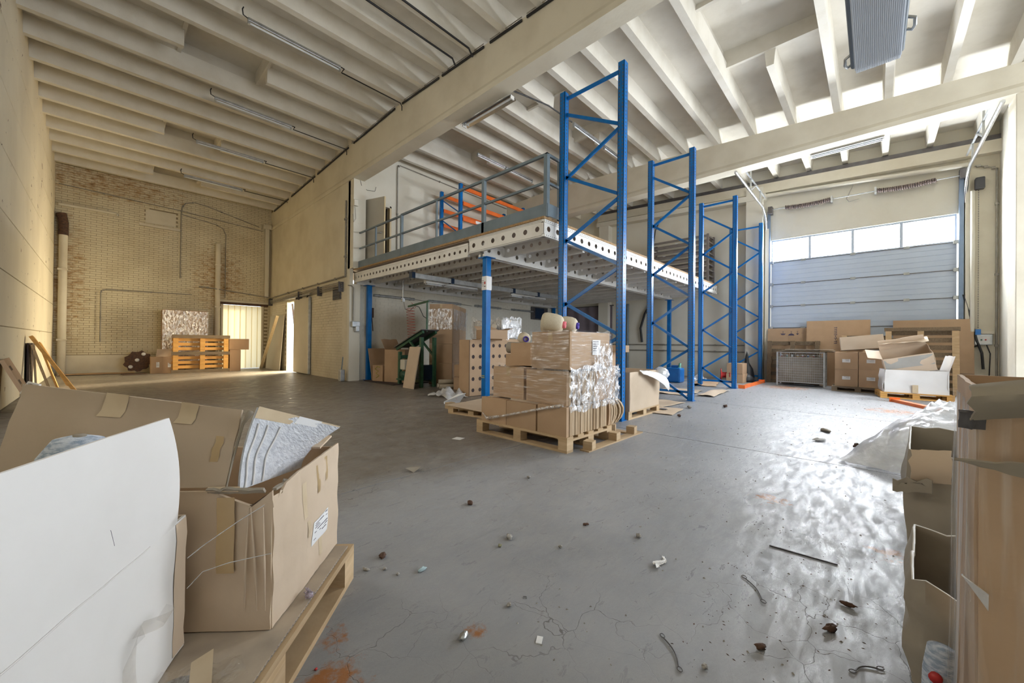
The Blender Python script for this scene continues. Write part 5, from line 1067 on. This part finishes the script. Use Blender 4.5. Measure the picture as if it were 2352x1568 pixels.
# curved silver foam sheet in the box
fs = thing('foam_sheet', 'curved silver-grey ribbed foam sheet sticking out of the open brown box', 'foam sheet', (.347, 1.288, .156), UA)
def fsp(u, v): # v up, top bends out to the right
    b = v*v
    return Vector((.03+.34*u+.10*u*b+.02*b, .115-.02*u-.10*b*(.4+.6*u), .395-.04*u+.245*v*(1-.35*u)-.03*u*v))
MB().grid(fsp, 16, 14).build('foam', FOAM, fs, thick=.006)
for u0 in (.06,.16,.30): MB().tube([fsp(u0+.01*sin(k), k/10*.8+.02)+Vector((-.002,-.006,0)) for k in range(11)], .0028, 5).build('rib', CARDW, fs)
MB().grid(lambda u, v: fsp(.0+1.0*u, .86+.14*v)+Vector((0,-.005,.004)), 10, 2).build('taped_band', TAPEP, fs); MB().grid(lambda u, v: fsp(.42+.3*u, .88+.11*v)+Vector((0,-.007,.006)), 4, 2).build('paper_strip', PAPER, fs)
# white-lined box with raised front flap, nearest the camera
WA = math.atan2(.872, .489)
wbx = thing('cardboard_box', 'white-faced open box with raised flap, nearest the camera on the left', 'box', (.159, 1.393, .156), WA)   # local +x runs away along the face, +y to the left
LW_ = .66; BW = .50; BH = .36
MB().grid(lambda u, v: (-LW_*u, .006*nz(u*6,v*4,3), BH*v), 16, 8).build('white_side_panel', CARDW, wbx, thick=.007)
MB().grid(lambda u, v: (.0, BW*u, BH*v), 6, 5).build('end_panel', CARDL, wbx, thick=.007); MB().grid(lambda u, v: (-LW_*u, BW, BH*v), 6, 5).build('side_panel', CARDL, wbx, thick=.007); MB().grid(lambda u, v: (-LW_, BW*u, BH*v), 6, 5).build('end_panel', CARDL, wbx, thick=.007)
B(-LW_,0,0,0,BW,.008).build('box_bottom', CARDL, wbx)
MB().grid(lambda u, v: (-.0015-.055*u, -.0055+.006*nz(u*.3,v*4,3), .006+(BH-.01)*v), 3, 8).build('brown_edge_strip', CARDL, wbx)
def flp(u, v):  # raised flap above the fold, bulging towards the light at its right end
    z0 = BH-.004; x = -.048-(LW_-.05)*u; top = .648
    xx = x - .062*(v**2.2)*max(0, 1-u*2)
    return Vector((xx, -.002-.010*sin(pi*min(1,v*.75))*max(0,1-u*2.2)+.006*nz(u*6,1.0*4,3)*(1-v), z0+(top-z0)*v))
MB().grid(flp, 26, 12).build('raised_flap', CARDW, wbx, thick=.006)
MB().tube([flp(k/20, 0)+Vector((0,-.004,0)) for k in range(4, 21)], .0016, 5).build('fold_crease', CARDW, wbx)
MB().tube([flp(.42, .35)+Vector((0,-.003,0)), flp(.40,.22)+Vector((0,-.003,0))], .0005, 4).build('scuff_mark', INK, wbx)
MB().grid(lambda u, v: (-.20-.045*u-.02*sin(v*3), -.007-.05*max(0,v-.62)*1.6*u, .02+.20*v-.12*max(0,v-.8)), 4, 10).build('loose_tape', GLUE, wbx); MB().grid(lambda u, v: (-.15-.09*u, -.010-.035*sin(pi*u)-.02*v, .17+.035*v+.02*u), 6, 4).build('loose_tape', GLUE, wbx)
t = thing('yarn_cone', 'pale blue shiny yarn cone peeping over the white flap', 'yarn cone', (-.050, 1.428, .605)); MB().lathe([(0,0),(.065,0),(.072,.03),(.066,.11),(.045,.150),(.02,.158),(0,.158)], (0,0,0), (.08,-.06,1), 24).build('yarn', YARNB, t); MB().lathe([(.012,.150),(.012,.162),(0,.162)], (.0,-.0,0), (.08,-.06,1), 10).build('cone_core', CARDG, t)
carton('inner carton holding up the pale blue yarn cone inside the white box', (-.142, 1.367, .166), (.26,.24,.418), rz=WA, tape=False, amp=.004)
t = thing('tape_scrap', 'crumpled pale tape and film on the foreground pallet', 'tape', (.16, 1.20, .156)); MB().grid(lambda u, v: (-.07+.17*u, -.05+.13*v*(1-.4*u), .004+.045*abs(nz(u*4,v*4,5))), 10, 8).build('tape_piece', GLUE, t); MB().grid(lambda u, v: (.0+.045*u-.02*v, .045-.10*v, .03*(1-v)+.006+.01*u), 3, 6).build('tape_piece', TAPEP, t)
t = thing('fluff', 'tuft of lilac lint caught beside the brown box on the foreground pallet', 'lint', (.475, 1.355, .158))
m = MB()
for k in range(26): a = rnd.uniform(0,6.3); r_ = rnd.uniform(.006,.022); m.tube([(0,0,.004),(r_*.5*cos(a),r_*.5*sin(a),rnd.uniform(.006,.02)),(r_*cos(a+.8),r_*sin(a+.8),rnd.uniform(.0,.03))], .0009, 4)
m.lathe([(0,0),(.013,.002),(.012,.012),(0,.016)], (0,0,0), (0,0,1), 10).build('lint_tuft', M('lilac_lint', (0.50,0.46,0.55), (0.25,0.16,0.17), 120, rough=0.95), t)
t = thing('cobweb_thread', 'dusty thread of film stretched across the brown box', 'thread', (.16, 1.33, .45)); MB().tube([(0,.0,-.03),(.03,-.02,.0),(.10,-.05,.05),(.155,-.085,.09)], .0012, 5).tube([(0,.0,-.11),(.03,-.02,-.07),(.08,-.05,-.055),(.17,-.10,-.045)], .001, 5).build('thread', SHEETP, t)
# ================================================================ foreground right: torn cartons in a row
ta = thing('wrapped_carton', 'tall film-wrapped carton with torn flaps at the right edge', 'box', (1.07, -.135, 0), -.06)
TW, TD, TH = .50, .45, .93      # local x away, local -y to the right
MB().grid(lambda u, v: (.008*nz(v*5,u*3,1), -TD*u, TH*v+.0), 8, 14).build('carton_side', CARD, ta, thick=.008); MB().grid(lambda u, v: (TW*u, .006*nz(u*4,v*5,2), TH*v), 8, 14).build('carton_side', CARD, ta, thick=.008)
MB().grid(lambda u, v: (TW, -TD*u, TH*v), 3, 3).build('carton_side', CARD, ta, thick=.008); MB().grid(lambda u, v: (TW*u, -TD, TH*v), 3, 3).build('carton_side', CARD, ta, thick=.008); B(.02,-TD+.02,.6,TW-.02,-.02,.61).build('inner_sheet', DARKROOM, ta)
MB().grid(lambda u, v: (-.010-.008*abs(nz(u*4,v*2,3))-.012*(1-v), .012+.012*(1-v)*(1-u)-(TD+.02)*u, .01+(TH-.05)*v), 20, 26).build('film_front', WRAPV, ta); MB().grid(lambda u, v: (-.010+(TW+.01)*u, .010+.008*abs(nz(u*4,v*2,8))+.012*(1-v), .01+(TH-.04)*v), 20, 26).build('film_side', WRAPV, ta)
def tornflap(name, fn, mat=CARDG, nu=16, nv=6, th=.005): return MB().grid(fn, nu, nv).build(name, mat, ta, thick=th)
tornflap('curled_flap', lambda u, v: (-.03-.035*sin(pi*v)-.01*u, .012-.22*u+.012*nz(u*6,v*4,2)*(1-u), TH-.04+.058*v+.014*sin(u*3)-.014*(abs(v-.5)*2)**2*(1-u)))
tornflap('pointed_flap', lambda u, v: (-.04-.035*u*v, .030-.24*u, TH-.125+.008*u-.05*u*(1-v)+.025*u*v+.004*nz(u*9,v*2,5)))
tornflap('shredded_edge', lambda u, v: (-.02-.014*v, .024-.03*u, TH-.07+.03*v+.014*nz(u*6,v*6,9)), DKSTEEL, 6, 4)
tornflap('film_shred', lambda u, v: (-.022-.006*v, .020-.030*u, .60-.03*u*(1-v)-.02*u), SHEETP, 6, 4, .002)
# low torn carton, nearest
def torn_box(label, loc, w, d, h, rz, seed, mat=CARDG, bulge=.04, tear=.07, front=0.0):
    t = thing('torn_carton', label, 'box', loc, rz)
    c = [(0,0),(w,0),(w,-d),(0,-d)]
    def rim(q): return h + tear*nz(q*2.3, seed, seed*2) + .25*tear*nz(q*9, seed, 1)
    pts = MB(); N = 48; m = MB(); edge = []
    def per(q):
        q = q*2*(w+d)
        if q < d: return Vector((0, -d+q)), Vector((-1,0))
        q -= d
        if q < w: return Vector((q, 0)), Vector((0,1))
        q -= w
        if q < d: return Vector((w, -q)), Vector((1,0))
        q -= d; return Vector((w-q, -d)), Vector((0,-1))
    def fn(u, v):
        p, n = per(min(u,.99999)); b = bulge*sin(pi*min(1,v*.9+.05))*(.5+.8*nz(u*5,v*3,seed))
        hh = rim(u*10) - front*max(0, 1-u*2*(w+d)/d*.9)
        return (p.x+n.x*b, p.y+n.y*b, hh*v)
    m.grid(fn, N, 10).build('carton_wall', mat, t, thick=.009)
    MB().tube([Vector(fn(k/N, 1.0)) for k in range(N+1)], .003, 5).build('frayed_rim', CARDW, t)
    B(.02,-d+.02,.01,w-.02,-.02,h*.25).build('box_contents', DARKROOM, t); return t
t = torn_box('low torn grey carton with stained side at the lower right', (1.66, -.09, 0), .52, .48, .315, -.05, 3.1, tear=.05, front=.10)
STAIN = M('brown_stain', (0.22,0.14,0.07), (0.40,0.33,0.24), 14, 0.4, 0.65, 0.9)
MB().grid(lambda u, v: (-.045-.008*sin(pi*v), -.06-.14*u-.02*v, .05+.10*v-.03*u+.02*nz(u*4,v*4,2)), 8, 6).build('stain_patch', STAIN, t) if False else None
MB().grid(lambda u, v: (.10+.20*u, -.20-.12*v, .20+.11*u-.05*v), 6, 6).build('inner_flap', CARDG, t, thick=.007)
t2 = torn_box('torn grey carton behind the low one on the right', (2.72, -.13, 0), .78, .62, .50, -.05, 7.7, tear=.035)
MB().grid(lambda u, v: (-.05-.03*sin(pi*v), .0-.13*u+.02*nz(u*4,v*4,1), .36+.15*v+.02*u), 8, 6).build('folded_patch', CARDL, t2, thick=.008); MB().grid(lambda u, v: (-.06-.03*u, .06-.13*u, .30+.06*v+.03*u+.03*nz(u*4,v*3,8)), 8, 5).build('torn_flap', CARDG, t2, thick=.01)
MB().grid(lambda u, v: (-.05, -.24-.10*u, .33+.03*u-.10*v*u), 5, 5).build('torn_flap', CARDG, t2, thick=.007)
carton('small low carton under the red-cored cone at the lower right corner', (1.52, -.20, 0), (.10, .14, .14), amp=.004, tape=False) if False else None
t = thing('yarn_cone', 'small pale yarn cone with red core at the lower right corner', 'yarn cone', (1.58, -.135, .0)); MB().lathe([(0,0),(.034,0),(.038,.02),(.036,.12),(.028,.185),(0,.195)], (0,0,.0), (-.06,.0,1), 20).build('yarn', YARNB, t); MB().lathe([(.013,0),(.013,.012),(0,.012)], (-.042,.012,.12), (-1,.3,.1), 12).build('cone_core', RED, t)
t = thing('plastic_sheet', 'crumpled clear plastic sheet heaped behind the torn cartons on the right', 'plastic sheet', (5.35, -.68, 0), -.25)
def psh(u, v):
    x, y = (u-.5)*2.3, (v-.5)*1.3; e = max(0, 1-(2*u-1)**4)*max(0, 1-(2*v-1)**4)
    return (x+.05*nz(u*6,v*6,2), y+.05*nz(u*6,v*6,9), max(.01,.02+e*(.62*(1-.45*v)+.16*nz(u*5,v*4,4)+.09*nz(u*14,v*12,6))))
MB().grid(psh, 46, 30).build('plastic', SHEETP, t)
MB().grid(lambda u, v: (psh(u*.9,v*.9)[0]+.03*nz(u*9,v*9,5), psh(u*.9,v*.9)[1]+.06, max(.015, psh(u*.9,v*.9)[2]*.8-.02)), 30, 20).build('plastic_fold', SHEETP, t)
# ================================================================ litter on the floor
def clump(name, label, loc, s, seed, mat=LINT, flat=.6, cat='scrap', group=None, st=(1,1)):
    t = thing(name, label, cat, loc, rnd.uniform(0,6), group)
    m = MB(); n, k = 9, 6
    def fn(u, v):
        a = 2*pi*u; b = pi*v; r_ = s*(.75+.6*nz(cos(a)*2*sin(b)+seed, sin(a)*2*sin(b), cos(b)*2+seed))
        return (r_*sin(b)*cos(a)*st[0], r_*sin(b)*sin(a)*st[1], max(0, s*flat*.9 - r_*cos(b)*flat))
    m.grid(fn, 12, 8).build('clump', mat, t); return t

clump('crumbly_clump', 'brown crumbly clump on the floor right of the foreground pallet', (.90,1.66,0), .020, 1, RUST, st=(1.2,1))
clump('lint_clump', 'largest pale lint clump on the open floor in the middle', (1.44,1.36,0), .019, 2, st=(1.7,1))
clump('lint_clump', 'pale blue scrap on the floor near the brown crumbly clump', (.97,1.44,0), .016, 3, M('pale_blue_lint', (0.40,0.52,0.55), None, 30, rough=0.9), st=(1.8,.8))
clump('foil_scrap', 'shiny crumpled foil scrap near the bottom of the open floor', (.85,1.01,0), .017, 4, GALV, st=(1.5,.9))
clump('lint_clump', 'twin pale lint clump left of the white square chip', (1.07,1.01,0), .011, 5, st=(1,1.6)); clump('lint_clump', 'grey lint clump before the twisted white plastic strip', (1.92,.89,0), .017, 6, st=(1.4,1))
clump('lint_clump', 'olive lint clump just below the largest pale clump', (1.35,1.34,0), .013, 7, M('olive_lint', (0.25,0.24,0.14), None, 30, rough=0.9)); clump('lint_clump', 'speckled grey lint clump farther back on the left of the open floor', (1.57,1.82,0), .022, 8, RUST, st=(1.5,1))
clump('lint_clump', 'round pale lint clump right of the largest pale clump', (1.55,1.12,0), .013, 9); clump('lint_clump', 'small grey lint clump farther back toward the wrapped pallet', (2.18,1.87,0), .017, 10)
clump('lint_clump', 'dark flat clump lying across the open floor before the lint row', (1.84,1.16,0), .014, 11, RUST, st=(1.6,.7)); clump('lint_clump', 'pale lint clump at the foot of the foreground pallet corner', (.86,1.565,0), .011, 12)
clump('lint_clump', 'tiny pale lint clump next to the pale blue scrap', (.88,1.49,0), .009, 13); clump('lint_clump', 'grey lint caught at the corner of the foreground pallet', (.80,1.62,0), .012, 14, st=(2,.8))
clump('dark_clump', 'dark torn clump on the glossy floor, nearest the low torn carton', (1.77,.11,0), .022, 15, RUST, st=(1.6,.8)); clump('dark_clump', 'slim dark clump on the glossy floor beyond the wire hook', (1.98,.07,0), .017, 16, RUST, st=(2,.6))
clump('dark_clump', 'dark ragged clump below the middle wire tie', (1.50,.27,0), .018, 17, RUST, st=(1.3,.8)); clump('dark_clump', 'small dark clump left of the front wire tie end', (1.29,.38,0), .012, 18, LINT)
clump('dark_clump', 'dark lump on the floor between the wrapped pallet and the plastic sheet', (5.12,.12,0), .05, 19, RUST, st=(1.7,.7)); clump('paper_scrap', 'crumpled pale paper scrap far out on the glossy floor', (5.23,.43,0), .05, 20, CARDW, st=(1.8,.7), flat=.4)
clump('paper_scrap', 'brown paper scrap just beyond the crumpled pale one', (5.85,.42,0), .055, 21, CARDG, st=(1.8,.6), flat=.4); clump('lint_clump', 'dark lint clump on the floor between first and second rack frames', (5.54,1.99,0), .035, 22, RUST)
clump('lint_clump', 'grey lint clump near the foot of the second rack frame', (6.4,2.14,0), .045, 23); clump('lint_clump', 'dark lint clump right of the foot of the second rack frame', (6.96,1.77,0), .04, 24, RUST)
clump('red_scrap', 'tiny bright red scrap on the rust stain by the foreground pallet', (.42,1.26,0) if False else (.455,1.235,0), .006, 25, RED)
t = thing('paper_note', 'white square paper lying on the floor before the wrapped pallet', 'paper', (2.56,3.17,0), .3); B(-.045,-.05,.001,.045,.05,.003).build('sheet', PAPER, t)
t = thing('paper_scrap', 'beige paper corner folded up on the dark floor left of the wrapped pallet', 'paper', (1.66,2.60,0)); MB().add([(-.05,.04,.03),(.05,-.03,.035),(.04,.05,.02),(-.01,-.02,.0)], [(0,3,1,2)]).build('sheet', CARDG, t, thick=.002)
t = thing('white_chip', 'small white rectangular chip on the near open floor', 'chip', (1.02,.82,0), .5); B(-.016,-.010,.0,.016,.010,.003).build('chip', PAPER, t)
t = thing('plastic_strip', 'twisted white plastic strip on the open floor', 'plastic scrap', (1.76,.71,0), .1)
MB().grid(lambda u, v: (.11*u-.05+.010*sin(v*9), (-.018+.036*v)*(1.0-.75*u)+.012*sin(u*7), .004+.020*(1-u)*abs(nz(u*7,v*5,3))+.008*v*(1-u)), 14, 6).build('strip', CARDW, t)
def wire(label, p, q, loop=.012):
    t = thing('wire_tie', label, 'wire', (p[0],p[1],0), group=None); d = Vector((q[0]-p[0], q[1]-p[1], 0)); n = Vector((-d.y, d.x, 0)).normalized()
    MB().tube([d*k/8+n*(.012*sin(k/8*pi))+Vector((0,0,.004)) for k in range(9)], .0022, 5).build('wire', DKSTEEL, t)
    for o, s in ((Vector((0,0,.004)),-1),(d+Vector((0,0,.004)),1)): MB().tube([o+d.normalized()*(s*loop*(1-cos(a)))+n*(loop*.7*sin(a)) for a in [k*pi/5 for k in range(11)]], .0016, 4).build('loop', DKSTEEL, t)
wire('front bent wire tie with looped ends on the cracked floor', (1.32,.52), (1.235,.44), .010); wire('middle straight wire tie with looped ends on the cracked floor', (1.90,.40), (1.79,.32)); wire('wire hook lying beside the low torn carton', (1.60,.04), (1.66,-.01), .010)
t = thing('metal_strip', 'long thin dark strip on the glossy floor', 'strip', (2.30,.38,0)); MB().bar((0,0,.004),(.02,-.26,.004),.008,.005).build('strip', DKSTEEL, t)
t = thing('staple', 'small bent staple on the near floor', 'staple', (1.14,1.0,0)); MB().tube([(0,0,.002),(.01,.008,.002),(.018,-.002,.002),(.008,-.010,.002)], .0012, 4).build('staple', DKSTEEL, t)
m = MB()
r2 = random.Random(11)
for k in range(420):
    z_ = r2.random(); x = .6+z_*z_*9; y = r2.uniform(-.25-.05*x, .6+.32*x) if x < 4 else r2.uniform(-1, 2.1)
    if 2.7 < x < 4.4 and y > 1.85: continue
    s = r2.uniform(.0012,.0042)*(1+.35*x); a = r2.uniform(0,6.3); c_, s_ = cos(a)*s, sin(a)*s
    m.add([(x-c_,y-s_,0),(x+s_*.6,y-c_*.6,0),(x+c_,y+s_,0),(x-s_*.6,y+c_*.6,0),(x,y,s*.8)], [(0,1,4),(1,2,4),(2,3,4),(3,0,4)])
g_ = m.build('floor_grit', LINT, kind='stuff'); tag(g_, 'fine lint, chips and grit scattered over the concrete floor', 'grit'); g_['kind'] = 'stuff'
m = MB()
for k in range(180):
    x = r2.uniform(1.2, 2.6); y = r2.uniform(-.05, .5); s = r2.uniform(.001,.004); a = r2.uniform(0,6.3); c_, s_ = cos(a)*s*1.7, sin(a)*s*1.7
    m.add([(x-c_,y-s_,0),(x+s_*.4,y-c_*.4,0),(x+c_,y+s_,0),(x-s_*.4,y+c_*.4,0),(x,y,s*.6)], [(0,1,4),(1,2,4),(2,3,4),(3,0,4)])
g_ = m.build('dark_grit', RUST, kind='stuff'); tag(g_, 'dark crumbs scattered over the glossy floor by the torn cartons', 'grit'); g_['kind'] = 'stuff'
